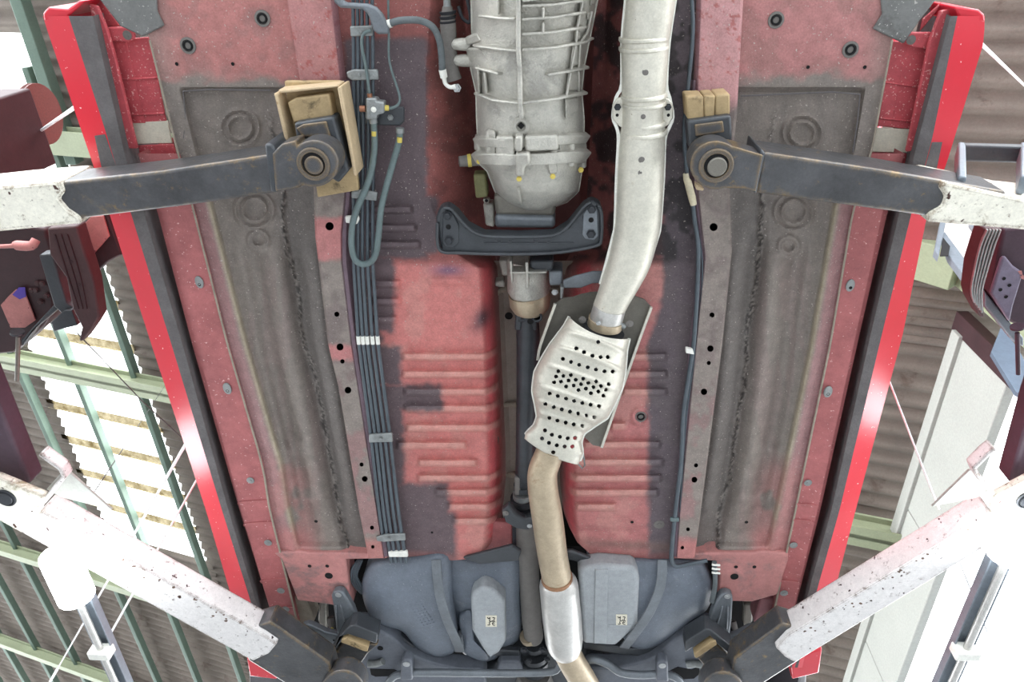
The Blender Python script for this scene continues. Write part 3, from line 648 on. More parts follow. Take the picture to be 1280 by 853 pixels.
# rear cross panel with frame horns
for s_, po in ((-1, [(342, 692), (376, 690), (386, 692), (425, 692), (448, 693), (484, 695), (484, 699), (432, 700), (436, 735), (440, 760), (415, 757), (380, 752), (372, 752), (352, 700)]),
               (1, [(986, 692), (953, 690), (942, 692), (890, 692), (872, 693), (842, 695), (842, 699), (893, 702), (900, 720), (898, 752), (940, 753), (950, 750), (972, 744), (986, 700)])):
    rp = plate('rear_frame_horn', po, 1.268, .07, mat('rear_rose_paint', S(178, 122, 118), .55, 0, .16, 14, .2, 160, dirt=S(138, 108, 106), damt=.52, dscale=9), car, .004, label='rose painted frame horn behind the floor')
    for (u, v, r) in (((387, 708, 2.4), (409, 708, 2.4), (411, 720, 5)) if s_ < 0 else ((920, 709, 2.4), (943, 709, 2.4), (918, 721, 5))): hole(u, v, 1.2675, r, rp); 
# --- little pressed lip where the centre floor ends (rear edge) and a black sheet for the shaded gap behind
plate('rear_gap_shade', [(425, 690), (905, 690), (905, 870), (425, 870)], 1.43, .02, 'dark', car, 0)
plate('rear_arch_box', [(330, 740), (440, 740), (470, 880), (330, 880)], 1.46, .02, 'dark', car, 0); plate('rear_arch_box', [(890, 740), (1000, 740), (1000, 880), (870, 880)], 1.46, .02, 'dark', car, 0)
plate('centre_bridge', [(605, 652), (640, 655), (640, 688), (612, 690), (592, 699)], 1.31, .02, 'rocker', car, .004)
plate('tunnel_brace', [(578, 699), (640, 683), (652, 690), (648, 702), (600, 706)], 1.262, .012, 'black', car, .004); plate('tunnel_brace', [(706, 690), (716, 690), (750, 703), (748, 709), (706, 700)], 1.262, .012, 'black', car, .004)

#@@GEARBOX
gb = pl([(-20, 668), (0, 668), (44, 664), (84, 659), (114, 661), (150, 663), (205, 664), (214, 668), (240, 671), (258, 669), (264, 668)])
gw = pl([(-20, 82), (0, 80), (44, 75), (84, 72), (114, 67), (150, 68), (205, 66), (214, 60), (240, 53), (255, 38), (262, 16)])
GHC = 1.31
def gdrop(v): return float(np.interp(v, [-20, 0, 120, 205, 240, 264], [.15, .15, .135, .125, .105, .06]))
def gh(u, v):
    x = (u-float(gb(v)))/float(gw(v)); x = max(-.98, min(.98, x)); return GHC-gdrop(v)*(1-abs(x)**2.5)**(1/2.5)
vs = list(np.linspace(-115, 263, 80)); ns = 28; verts = []
for v in vs:
    for k in range(ns+1):
        a = math.pi*k/ns; x = -math.cos(a); x = math.copysign(abs(x)**.8, x); u = float(gb(v))+x*float(gw(v)); verts.append(P(u, v, gh(u, v)))
    q = verts[-1]; verts.append(q+Vector((0, 0, .14))); q = verts[-ns-2]; verts.append(q+Vector((0, 0, .14)))
gear = mk('gearbox', verts, grid_faces(len(vs), ns+3, True)+[tuple(range(ns+3)), tuple(range((len(vs)-1)*(ns+3), len(vs)*(ns+3)))], 'alu', car, ang=50, label='cast aluminium gearbox with raised ribs')
def grib(pts, w=2.2, th=.012, nm='casting_rib'):
    q = []
    for i in range(len(pts)-1):
        n = max(2, int(math.dist(pts[i], pts[i+1])/8))
        for k in range(n): t = k/n; q.append((pts[i][0]*(1-t)+pts[i+1][0]*t, pts[i][1]*(1-t)+pts[i+1][1]*t))
    q.append(pts[-1])
    return ribbon(nm, [(u, v, gh(u, v)-.006) for u, v in q], w*1.15, th*1.5, 'alu', gear, 0, bevel=.002)
Z3 = lambda p: zz(570, 0, .1759, p)
grib(Z3([(445, -600), (445, 350), (455, 500), (460, 800)]), 2.6, .016)
for p_ in ([(470, 40), (700, 30), (880, 5)], [(470, 135), (700, 120), (900, 85)], [(470, 240), (700, 225), (900, 190)], [(470, 350), (700, 335), (900, 295), (945, 270)], [(640, 530), (780, 505), (915, 470)], [(460, 730), (700, 700), (905, 650)],
           [(190, 110), (330, 128), (430, 130)], [(150, 320), (300, 345), (450, 360)], [(165, 480), (320, 525)], [(160, 660), (280, 710), (460, 730)], [(620, 40), (620, 130)], [(620, 150), (620, 230)], [(300, -20), (300, 100)],
           [(900, 0), (860, 200), (850, 320), (815, 500), (780, 700)], [(965, 80), (930, 230), (880, 300), (870, 480), (870, 640)], [(160, 470), (170, 670)], [(205, 500), (220, 650)], [(480, -20), (480, 0), (900, -60)]):
    grib(Z3(p_), 1.5)
for p_ in ([(880, 5), (925, 5), (920, 70), (885, 80)], [(865, 110), (905, 105), (900, 180), (862, 190)], [(845, 220), (885, 215), (880, 285), (842, 295)], [(830, 325), (868, 320), (862, 470), (808, 480)], [(800, 510), (862, 500), (866, 650), (780, 650)], [(775, 700), (860, 690), (868, 790), (780, 853)],
           [(935, 90), (970, 85), (965, 140), (930, 150)], [(960, -10), (990, -10), (985, 40), (955, 45)]):
    q = Z3(p_); hs = [gh(u, v)-.011 for u, v in q]; plate('cast_pad', q, 0, .03, 'alu', gear, .003, hs=hs)
# lower casting blocks and drain plug
Z4 = lambda p: zz(540, 140, .2227, p)
for p_, d in (([(355, 140), (460, 140), (465, 300), (360, 290)], .008), ([(465, 140), (508, 135), (505, 225), (465, 225)], .02), ([(520, 140), (710, 130), (712, 215), (520, 225)], .012), ([(470, 235), (548, 232), (550, 290), (520, 310), (515, 365), (470, 365)], .02),
              ([(550, 250), (705, 215), (705, 270), (530, 300)], .006), ([(710, 170), (800, 150), (868, 180), (868, 290), (790, 300), (720, 260)], .004), ([(298, 110), (355, 110), (355, 285), (300, 285)], .006), ([(235, 140), (270, 145), (268, 220), (238, 220)], .002),
              ([(530, 300), (700, 285), (705, 340), (660, 352), (650, 300)], .006)):
    q = Z4(p_); plate('cast_block', q, 0, .03, 'alu', gear, .004, hs=[gh(u, v)-d*1.5-.004 for u, v in q])
for (x, y) in ((268, 270), (490, 368), (678, 354), (835, 318)): u, v = Z4([(x, y)])[0]; bolt(u, v, gh(u, v)-.016, 2.8, gear, 'yellow', 'yellow_marked_bolt').location.z -= .008
u, v = Z4([(500, 78)])[0]; hw('drain_plug', 'drainring', [(1.0, .3), (1.0, -.25), (.8, -.4), (.55, -.4), (.5, -.1), (.2, -.1)], 20, 'alu', P(u, v, gh(u, v)), 11*mpp(u, v, 1.2), gear); 
d_ = plate('drain_socket', zz(u, v, 1, [(-4.5, 0), (0, -4.5), (4.5, 0), (0, 4.5)]), gh(u, v)-.0035, .004, 'dark', gear, 0)
grib([(570+.1759*462, 130), (652, 146)], 2.6, .016)
grib(Z4([(360, 215), (520, 212), (610, 205), (720, 215)]), .8, .004, 'casting_joint'); grib(Z4([(485, 430), (500, 510)]), 1.6, .006)
grib([(597, 196), (640, 199), (690, 197), (731, 193)], 6.5, .012, 'casting_flange'); grib([(597, 176), (640, 179), (690, 175), (732, 172)], 5, .009, 'casting_flange')
for (u, v0_, v1_, r_) in ((613, 164, 204, 5.5), (650, 168, 219, 5.5), (691, 190, 217, 5), (714, 170, 206, 5), (600, 172, 203, 4.5), (729, 180, 209, 4)):
    tubepx('casting_boss', [(u, v0_, gh(u, v0_)+.004, r_*.7), (u, v0_+3, gh(u, v0_+3)-.001, r_), (u, (v0_+v1_)/2, gh(u, (v0_+v1_)/2)-.003, r_), (u, v1_-1, gh(u, v1_-1)-.004, r_), (u, v1_, gh(u, v1_)-.004, r_*.8)], 'alu', gear, 0, 14)
# sensor, switch and side bits
sn = tubepx('sensor', [(600, 200, 1.30, 7), (586, 201, 1.295, 7.5), (574, 202, 1.29, 6.5)], 'plug', gear, 3, 12); tubepx('sensor_band', [(589, 200.5, 1.2955, 8.2), (584.5, 201, 1.2945, 8.2)], 'yellow', sn, 0, 14)
plate('olive_connector', Z4([(230, 350), (300, 350), (315, 480), (245, 488)]), 1.30, .03, mat('olive_plastic', S(120, 118, 82), .6), gear, .004)
plate('lug', Z4([(285, 488), (322, 488), (322, 515), (288, 512)]), 1.31, .015, 'alu', gear, .003); hole(608, 251, 1.309, 2.2, gear)
plate('casing_foot', Z4([(285, 515), (345, 515), (350, 650), (300, 640)]), 1.33, .03, 'alu', gear, .004)
for p_ in ([(345, 465), (700, 500), (690, 590), (355, 585)], [(352, 580), (692, 588), (692, 658), (350, 655)]): plate('gearbox_mount', Z4(p_), 1.262-.006*(p_[0][1] > 500), .05, 'strap' if p_[0][1] > 500 else 'plate', gear, .008, 3, label='rubber gearbox mount')
for (x, y) in ((0, 315), (15, 430)):
    u, v = Z3([(x, y)])[0]; tubepx('bleed_boss', [(u+16, v, 1.27, 8), (u+5, v, 1.265, 7.5), (u-2, v, 1.265, 6.5), (u-6, v, 1.265, 4)], 'alu', gear, 0, 12)
for p_ in ([(60, 270), (150, 235), (180, 295), (70, 330)], [(70, 345), (170, 340), (235, 435), (90, 440)]): q = Z3(p_); plate('boss_web', q, 0, .02, 'alu', gear, .003, hs=[gh(a, b_)-.004 for a, b_ in q])
# slave cylinder beside the bell housing
slv = tubepx('clutch_slave_cylinder', [(559, 8, 1.27, 6), (560, 30, 1.27, 10), (562, 60, 1.27, 9), (564, 88, 1.268, 10), (567, 100, 1.268, 11)], 'plug', car, 4, 14)
for k, v in enumerate((14, 20, 26)): tubepx('rubber_boot', [(559.5, v, 1.27, 11), (560, v+4, 1.27, 9.5)], 'rubber', slv, 0, 14)
bolt(571, 110, 1.245, 4.2, slv, 'bolt'); tubepx('push_rod', [(558, -10, 1.27, 4), (559, 8, 1.27, 5)], 'zinc', slv, 0, 10)
tubepx('fork_boot', [(582, -10, 1.275, 2.2), (588, 20, 1.27, 2.2), (586, 28, 1.27, 2.2), (578, 22, 1.27, 2.2), (573, 8, 1.275, 2.2)], 'rubber', slv, 4, 8)
# clutch hose
hs_ = tubepx('clutch_hose', [(482, 32, 1.235, 4.2), (494, 27, 1.232, 4.3), (508, 25, 1.23, 4.3), (526, 26, 1.23, 4.3), (541, 34, 1.232, 4.3), (549, 50, 1.236, 4.3), (552, 70, 1.24, 4.3), (553, 88, 1.245, 4.3)], 'hose', car, 6, 12, label='grey ribbed clutch hose')
tubepx('hose_ferrule', [(477, 33, 1.236, 5), (489, 29, 1.234, 5)], 'clip', hs_, 0, 12); tubepx('hose_ferrule', [(553, 87, 1.244, 5), (555, 97, 1.245, 4.6)], 'clip', hs_, 0, 12)
tubepx('banjo_pipe', [(555, 97, 1.245, 3), (557, 105, 1.245, 2.6), (563, 109, 1.243, 2.6), (570, 108, 1.242, 3)], 'clip', hs_, 4, 8)

#@@CROSSMEMBER
q = Z4([(20, 600), (38, 545), (85, 528), (140, 570), (200, 645), (290, 692), (490, 698), (680, 690), (760, 640), (850, 530), (895, 500), (942, 520), (960, 570), (960, 720), (930, 765), (800, 790), (680, 806), (300, 812), (150, 802), (80, 806), (45, 782), (22, 640)])
cm = plate('crossmember', q, 1.222, .035, 'black', car, .008, 3, label='black steel gearbox crossmember')
ribbon('crossmember_flange', [(*p_, 1.219) for p_ in Z4([(60, 540), (110, 548), (200, 648), (290, 694), (490, 700), (680, 692), (765, 640), (850, 535), (895, 504)])], 2.0, .010, 'black', cm, 3, bevel=.003)
ribbon('crossmember_flange', [(*p_, 1.219) for p_ in Z4([(30, 620), (32, 740), (60, 785), (150, 790), (300, 795), (490, 797), (680, 790), (800, 775), (920, 750), (950, 715), (952, 570), (930, 520)])], 2.0, .010, 'black', cm, 3, bevel=.003)
plate('crossmember_gusset', Z4([(290, 735), (800, 735), (780, 742), (300, 742)]), 1.2195, .004, 'black', cm, .001)
plate('mounting_pad', Z4([(58, 570), (86, 553), (120, 570), (150, 640), (150, 740), (120, 765), (75, 762), (58, 740)]), 1.2185, .006, 'black', cm, .002)
plate('mounting_pad', Z4([(848, 575), (870, 540), (900, 522), (930, 545), (934, 700), (910, 722), (860, 715), (845, 690)]), 1.2185, .006, 'strap', cm, .002)
for (x, y) in ((86, 582), (95, 722), (897, 545), (893, 685)): u, v = Z4([(x, y)])[0]; bolt(u, v, 1.217, 4.6, cm, 'blackbolt')
for (x, y) in ((92, 646), (893, 607)): u, v = Z4([(x, y)])[0]; hole(u, v, 1.218, 3.3, cm)
for (x, y) in ((375, 715), (440, 714), (585, 715), (655, 716)): u, v = Z4([(x, y)])[0]; hw('weld_ring', 'ring', RING, 16, 'black', P(u, v, 1.222), 4.5*mpp(u, v, 1.22), cm)

# --- gearbox tail and propeller shaft
Z5 = lambda p: zz(600, 310, .164, p)
tail = tubepx('tail_housing', [(660, 322, 1.33, 26), (660, 350, 1.33, 26), (661, 362, 1.33, 27), (661, 368, 1.33, 24)], 'alu', car, 0, 24, label='cast tail housing of the gearbox')
for p_ in ([(225, 185), (510, 182), (510, 196), (225, 198)], [(345, 110), (368, 110), (372, 310), (350, 310)], [(225, 100), (243, 100), (250, 270), (238, 270)]): plate('tail_rib', Z5(p_), 1.255, .03, 'alu', tail, .002)
tubepx('dust_ring', [(661, 366, 1.33, 26), (662, 372, 1.33, 26), (662, 382, 1.33, 25), (662, 389, 1.33, 20)], 'tanpipe', tail, 0, 24)
plate('tail_bracket', Z5([(525, 180), (630, 180), (632, 290), (530, 292)]), 1.27, .05, 'strap', tail, .004); plate('tail_bracket', Z5([(375, 100), (560, 98), (560, 160), (520, 182), (420, 178), (380, 150)]), 1.265, .04, 'black', tail, .004)
plate('hanger_arm', Z5([(632, 250), (720, 215), (860, 180), (940, 180), (940, 270), (860, 275), (770, 310), (635, 312)]), 1.255, .006, 'strap', tail, .003)
plate('hanger_tab', Z5([(612, 300), (640, 300), (630, 395), (612, 390)]), 1.25, .02, 'zinc', tail, .002); bolt(*Z5([(570, 340)])[0], 1.255, 3.2, tail)
for p_ in ([(110, 265), (185, 250), (190, 305), (115, 300)], [(140, 100), (215, 100), (220, 215), (165, 215)]): plate('casing_lug', Z5(p_), 1.38, .03, 'alu', tail, .004)
ps = tubepx('propeller_shaft', [(660, 389, 1.33, 12), (660, 402, 1.33, 13.5), (660, 420, 1.33, 15), (660, 424, 1.33, 14.5), (659, 500, 1.325, 13.5), (657, 575, 1.32, 12.5), (655, 604, 1.32, 11.5), (655, 606, 1.32, 9)], 'black', car, 0, 20, label='dark grey propeller shaft')
for a, b_ in ((-9, -1), (9, 1)):
    plate('joint_yoke', [(657+a-4, 392), (657+a+5, 392), (657+a*1.1+5, 414), (657+a*1.1-4, 414)], 1.31, .03, 'black', ps, .004)
tubepx('joint_cross', [(648, 400, 1.315, 3.6), (674, 400, 1.315, 3.6)], 'blackbolt', ps, 0, 12); hw('joint_cap', 'ring', RING, 18, 'black', P(671, 396, 1.30), 7*mpp(671, 396, 1.3), ps)
hw('centring_hole', 'holecup', [(1.0, .02), (1.0, -.12), (.75, -.1), (.7, .0)], 14, 'dark', P(663, 402, 1.297), 4*mpp(663, 402, 1.3), ps)
# centre bearing
for (v, hw_, m_) in ((606, 11, 'black'), (616, 12, 'zinc'), (622, 15, 'rubber'), (632, 16, 'blackbolt'), (640, 17, 'rubber')):
    tubepx('bearing_ring', [(653, v, 1.32, hw_), (653, v+6, 1.32, hw_)], m_, ps, 0, 20)
plate('bearing_bracket', [(627, 640), (636, 632), (646, 644), (657, 650), (668, 646), (672, 658), (660, 664), (646, 662), (632, 654)], 1.262, .02, 'black', ps, .005, 3); screw(662, 658, 1.260, 2.4, ps, 'bolt'); screw(632, 642, 1.26, 3, ps, 'plug')
for a in (-8, 8): plate('joint_yoke', [(655+a-4, 598), (655+a+4, 598), (655+a+4, 620), (655+a-4, 620)], 1.30, .03, 'plug', ps, .004)
rs = tubepx('rear_propeller_shaft', [(657, 652, 1.315, 12), (658, 664, 1.315, 13), (659, 690, 1.315, 13.5), (660, 692, 1.315, 12.8), (664, 770, 1.31, 12.6), (667, 796, 1.31, 12.2), (668, 800, 1.31, 10)], 'plug', car, 0, 20, label='grey rear propeller shaft')
tubepx('paint_mark', [(661, 794, 1.3095, 12.4), (663, 798, 1.3095, 12.2)], 'tanpipe', rs, 0, 16)
for v, r, m_ in ((806, 11, 'black'), (815, 17.5, 'blackbolt'), (822, 19, 'black'), (830, 18, 'blackbolt'), (837, 14, 'black')):
    tubepx('drive_flange', [(668, v, 1.31, r), (668.5, v+5, 1.31, r)], m_, rs, 0, 22)
for (u, v) in ((655, 812), (661, 826), (678, 812), (684, 824)): bolt(u, v, 1.265, 3.2, rs, 'blackbolt')

#@@EXHAUST
ex = tubepx('front_exhaust_pipe', [(818, -120, 1.215, 33), (814, -20, 1.215, 32), (813, 0, 1.215, 31), (808, 40, 1.215, 30), (807, 48, 1.215, 29), (806, 56, 1.215, 30), (805, 100, 1.215, 28), (804, 122, 1.215, 27), (804, 130, 1.213, 25.5), (803, 148, 1.213, 25), (803, 158, 1.213, 26.5), (803, 168, 1.215, 28), (801, 210, 1.215, 29), (798, 270, 1.215, 28.5), (795, 292, 1.215, 28), (787, 325, 1.214, 27), (776, 352, 1.212, 24), (768, 370, 1.21, 21.5), (760, 388, 1.208, 20)], 'shield', car, 3, 26, label='pale heat-shielded exhaust front pipe')
for sgn in (-1, 1):
    pts = [(814, -20, 31.5), (813, 0, 31.5), (807, 50, 30), (805, 105, 28.5), (803.5, 122, 34), (803.5, 146, 38), (803.5, 160, 33), (802, 175, 29.5), (800, 220, 29.8), (797, 280, 28.6), (794, 296, 28.4), (784, 330, 27), (774, 355, 24)]
    ribbon('shield_seam_flange', [(c+sgn*(w_-.5), v, 1.214) for c, v, w_ in pts], 2.0, .004, 'clip', ex, 3)
    plate('flange_ear', [(803.5+sgn*24, 120), (803.5+sgn*33, 124), (803.5+sgn*38, 132), (803.5+sgn*38, 148), (803.5+sgn*32, 156), (803.5+sgn*24, 162)], 1.2085, .008, 'shield', ex, .002)
    bolt(803.5+sgn*31.5, 134, 1.206, 3.4, ex, 'blackbolt'); hole(803.5+sgn*32, 144, 1.208, 2, ex)
for (u, v, r) in ((807, 90, 3.2), (804, 146, 2.3), (802, 200, 3), (801, 216, 2.6)): screw(u, v, 1.215-mpp(u, v, 1.2)*(27 if v < 180 and v > 120 else 28.5), r, ex, 'plug', 'shield_rivet')
for v, w_ in ((46, 30.3), (58, 30.4), (118, 28.2), (128, 27), (153, 26.6), (164, 28)): tubepx('shield_swage', [(805, v-1.5, 1.215, w_-.6), (805, v, 1.215, w_+1.2), (804.8, v+3, 1.215, w_+1.2), (804.8, v+4.5, 1.215, w_-.6)], 'shield', ex, 0, 26)
cl = tubepx('collar', [(762, 384, 1.207, 20.5), (757, 402, 1.206, 20.5), (755.5, 408, 1.206, 20)], 'silver', ex, 0, 24)
tubepx('clamp_ring', [(757.5, 399, 1.206, 22), (755.5, 408, 1.206, 22)], 'tanpipe', cl, 0, 24); bolt(748, 404, 1.172, 2.6, cl, 'bolt'); tubepx('clamp_bolt', [(772, 404, 1.195, 3.5), (781, 409, 1.195, 3.8)], 'zinc', cl, 0, 10)
# floor heat shield behind the converter
hsH = pillow('floor_heat_shield', [(694, 380), (716, 372), (738, 366), (766, 366), (792, 370), (814, 384), (800, 422), (776, 490), (752, 559), (729, 545), (700, 540), (676, 450), (674, 432)], 1.236, -.012, 'plate', car, 6, 2, .004, label='dull steel floor heat shield', centre=(742, 450), smooth=2)
for pts in ([(814, 384), (800, 422), (776, 490), (752, 559)], [(694, 380), (676, 430), (672, 450)]): ribbon('folded_edge', [(*p_, 1.234) for p_ in pts], 1.6, .006, 'shield', hsH, 3)
# converter and perforated shield
O_ = np.array((749., 410.)); A_ = np.array((-.341, .940)); B_ = np.array((.940, .341))
def cvt(t, w_): p_ = O_+A_*t+B_*w_; return p_[0], p_[1]
cvb = tubepx('catalytic_converter', [(*cvt(-2, 3), 1.208, 22), (*cvt(8, 2), 1.21, 25), (*cvt(35, 0), 1.215, 38), (*cvt(100, -3), 1.215, 38), (*cvt(130, -4), 1.21, 22), (*cvt(172, -6), 1.207, 15)], 'blackbolt', car, 4, 24, .62, label='catalytic converter')
nt_, nw = 150, 90
T = np.linspace(0, 1, nt_)[:, None]+np.zeros((1, nw)); Wn = np.linspace(-1, 1, nw)[None, :]+np.zeros((nt_, 1))
hwf = lambda t: np.interp(t, [-6, 0, 14, 41, 60, 80, 102, 118, 131, 142, 155, 172], [40, 40, 42, 50, 53.5, 54, 50, 39, 31, 31, 38, 36])
end0 = -4*Wn*0+(9*(1-Wn**2)-0); tt = end0+T*(166+5*(1-Wn**2)-end0+4*Wn)
ctr_ = np.interp(tt, [0, 60, 80, 102, 131, 170], [0, -1, -3, -2, -4, -3])
wide = hwf(tt); Uc = O_[0]+A_[0]*tt+B_[0]*(Wn*wide+ctr_); Vc = O_[1]+A_[1]*tt+B_[1]*(Wn*wide+ctr_)
bulge = np.interp(tt, [0, 14, 41, 100, 131, 155, 172], [.042, .046, .058, .056, .034, .030, .022])
Hc = 1.204-bulge*(1-np.abs(Wn)**2.6)**(1/2.2)
for tr0 in (16, 38, 64, 92, 110, 124): Hc -= .0055*np.exp(-((tt-tr0-3*Wn**2)/3.)**2)*(1-np.abs(Wn)**6)
Hc += .010*ss(np.abs(Wn), .93, 1)*0
zh = [(418, 30), (312, 62), (349, 80), (390, 97), (429, 103), (464, 103), (247, 112), (286, 127), (326, 141), (367, 153), (407, 163), (448, 172), (488, 173), (225, 172), (285, 190), (214, 198), (249, 195), (345, 208), (204, 225), (238, 222), (274, 217), (309, 213), (370, 228), (407, 222), (263, 246), (299, 241), (334, 234), (394, 249), (431, 243), (468, 234), (323, 263), (358, 256), (418, 270), (455, 261), (382, 278), (443, 290), (183, 280), (222, 292), (262, 304), (301, 315), (341, 325), (381, 334), (421, 342), (162, 331), (202, 345), (241, 357), (281, 368), (320, 377), (360, 386), (398, 394), (181, 398), (220, 411), (260, 421), (299, 430), (340, 437), (160, 459), (193, 480), (232, 490), (270, 497), (305, 495), (146, 498), (179, 519), (217, 531), (255, 537), (292, 537), (200, 565)]
holes = [(640+.2578*x, 420+.2578*y, 2.65) for x, y in zh]
shd = patch('perforated_shield', Uc, Vc, Hc, 'shield', car, None, holes, solid=.0015, label='pale perforated heat shield over the converter')
for e in (0, -1):
    ribbon('shield_rim', [(Uc[i, e], Vc[i, e], Hc[i, e]+.001) for i in range(0, nt_, 6)], 1.8, .004, 'clip', shd, 2)
for (u, v) in ((728, 400), (787, 405)): screw(u, v, 1.19, 3.5, cvb, 'plug', 'flange_nut')
tubepx('flange_plate', [(755, 411, 1.206, 27), (752, 419, 1.205, 28)], 'blackbolt', cvb, 0, 18)
mp = tubepx('exhaust_mid_pipe', [(690, 560, 1.205, 17), (684, 574, 1.205, 18), (678, 592, 1.206, 18.6), (679, 615, 1.207, 19), (684, 646, 1.208, 19.6), (690, 690, 1.21, 19), (697, 728, 1.212, 18.4)], 'tanpipe', car, 5, 24, label='heat-tinted exhaust mid pipe')
mf = tubepx('silencer', [(697, 724, 1.212, 18.5), (697.5, 726, 1.212, 21), (698, 729, 1.212, 23.5), (698.5, 733, 1.212, 24.4), (702, 770, 1.213, 24.6), (705, 800, 1.214, 23.6), (706, 808, 1.214, 21.5), (707, 814, 1.214, 18)], 'silver', car, 0, 28, label='silver cylindrical silencer')
tubepx('weld_band', [(696, 721, 1.212, 19.6), (696.4, 724.5, 1.212, 20)], mat('heat_browned_weld', S(150, 112, 84), .45, .3), mf, 0, 24)
tubepx('tail_pipe', [(707, 812, 1.214, 17), (714, 826, 1.214, 17), (728, 850, 1.215, 17), (742, 875, 1.216, 17)], 'tanpipe', car, 5, 22)
tubepx('hanger_wire', [(714, 570, 1.24, 1), (728, 586, 1.24, 1), (731, 582, 1.24, 1), (729, 566, 1.24, 1)], 'zinc', car, 0, 6)

#@@LINES
# brake and fuel lines along the left rail
off = [-13, -7.5, -2, 4.5, 11]
cpts = [(-15, 454), (60, 455), (100, 455), (180, 456), (240, 455), (330, 455), (425, 461), (548, 477), (640, 487), (705, 497)]
lc = pl(cpts)
for k, o_ in enumerate(off):
    vend = 676 if k == 0 else 703
    tubepx('brake_line', [(float(lc(v))+o_*(1 if v < 600 else 1.0), v, 1.248, 2.35) for v in np.linspace(-120, vend, 32)], 'pipe', car, 2, 10)
    v = 425; tubepx('line_marker', [(float(lc(v-5))+o_, v-5, 1.2475, 2.7), (float(lc(v+5))+o_, v+5, 1.2475, 2.7)], 'clip', car, 0, 10)
for pts in ([(437, 33), (465, 32), (466, 45), (438, 46)], [(433, 90), (442, 87), (472, 87), (473, 100), (440, 101), (434, 97)], [(439, 240), (452, 237), (472, 241), (471, 252), (439, 248)], [(461, 544), (490, 542), (491, 553), (461, 554)], [(470, 672), (482, 669), (506, 668), (507, 676), (480, 678), (471, 677)]):
    c_ = plate('line_clamp', pts, 1.240, .006, 'zinc', car, .002); u = sum(p_[0] for p_ in pts)/len(pts); v = sum(p_[1] for p_ in pts)/len(pts); bolt(u, v, 1.239, 2., c_, 'zinc')
plate('white_line_clip', [(431, 271), (447, 270), (449, 275), (446, 281), (432, 279)], 1.236, .008, 'clip', car, .002); plate('white_line_clip', [(485, 691), (509, 690), (510, 697), (486, 697)], 1.240, .008, 'clip', car, .002)
tubepx('fuel_line_loop', [(467, 152, 1.232, 4.1), (468, 186, 1.232, 4.1), (462, 222, 1.232, 4.1), (446, 262, 1.232, 4.1), (440, 285, 1.234, 4), (440, 312, 1.234, 4), (446, 327, 1.234, 4), (458, 330, 1.234, 4), (469, 320, 1.234, 4), (473, 295, 1.234, 4), (477, 258, 1.234, 4), (488, 215, 1.236, 4.1), (498, 180, 1.236, 4.1), (500, 166, 1.236, 4.1)], 'pipegreen', car, 6, 12, label='grey-green looped fuel line')
for (u, v) in ((467.5, 167), (499.5, 175)): tubepx('paint_dab', [(u, v-3, 1.2295, 3.2), (u, v+3, 1.2295, 3.2)], 'yellow', car, 0, 10)
tubepx('thin_brake_pipe', [(464, 38, 1.235, 2), (455, 42, 1.235, 2), (452, 55, 1.235, 2), (457, 82, 1.235, 2), (461, 110, 1.235, 2), (462, 118, 1.235, 2)], 'pipegreen', car, 5, 8)
tubepx('thin_brake_pipe', [(485, -10, 1.255, 1.5), (486, 40, 1.255, 1.5), (487, 78, 1.25, 1.5), (499, 118, 1.24, 1.6), (498, 130, 1.238, 1.7), (490, 135, 1.238, 1.8), (484, 135, 1.238, 2)], 'pipegreen', car, 5, 8)
vb_ = plate('valve_bracket', [(441, 108), (452, 108), (460, 120), (468, 132), (505, 134), (505, 152), (500, 158), (446, 156), (441, 140)], 1.248, .008, 'black', car, .003)
vl = plate('brake_valve', [(457, 123), (470, 123), (471, 127), (480, 128), (480, 142), (471, 144), (471, 150), (457, 150)], 1.222, .022, 'zinc', car, .004, label='grey brake junction valve')
screw(467, 137, 1.221, 2.6, vl, 'clip'); tubepx('copper_fitting', [(457, 136, 1.232, 4), (450, 136, 1.232, 4.2)], 'brass', vl, 0, 12); tubepx('fitting', [(462, 117, 1.232, 3.4), (463, 124, 1.232, 3.4)], 'brass', vl, 0, 10); tubepx('fitting', [(480, 135, 1.232, 3.6), (486, 135, 1.234, 3.4)], 'yellow', vl, 0, 10); tubepx('fitting', [(466, 148, 1.232, 5.4), (467, 154, 1.232, 5.4)], 'zinc', vl, 0, 12); tubepx('fitting', [(500, 160, 1.236, 5.4), (500, 166, 1.236, 5.4)], 'zinc', vl, 0, 12)
bolt(488, 147, 1.246, 3, vb_, 'zinc')
hb = plate('hose_bracket', [(413, -8), (418, 4), (425, 10), (452, 12), (459, 17), (466, 38), (472, 43), (486, 43), (486, 36), (478, 18), (470, 9), (460, 5), (430, 3), (424, -8)], 1.225, .012, 'strap', car, .004, label='bent steel hose bracket')
# cable and line along the right rail
tubepx('hand_brake_cable', [(863, -115, 1.258, 2.6), (864, -15, 1.258, 2.6), (866, 40, 1.256, 2.6), (860, 110, 1.252, 2.6), (855, 160, 1.25, 2.6), (857, 200, 1.25, 2.6), (859, 222, 1.249, 2.8)], 'pipe', car, 4, 10)
cb = tubepx('cable_connector', [(857, 217, 1.247, 3.4), (858, 224, 1.247, 4), (860, 228, 1.247, 4.6), (865, 247, 1.247, 4.8), (867, 256, 1.247, 4)], mat('beige_plastic', S(206, 196, 168), .55), car, 0, 12)
tubepx('fuel_pipe', [(866, 254, 1.248, 2.8), (868, 274, 1.248, 2.9), (873, 318, 1.248, 3), (868, 420, 1.25, 3), (861, 470, 1.25, 3), (854, 520, 1.25, 3), (851.5, 575, 1.25, 3), (845, 633, 1.25, 3), (840, 684, 1.25, 3), (840, 702, 1.25, 3), (846, 708, 1.25, 2.8), (862, 705, 1.252, 2.7), (884, 701, 1.255, 2.6)], 'pipe', car, 6, 10, label='blue-grey pipe along the right rail')
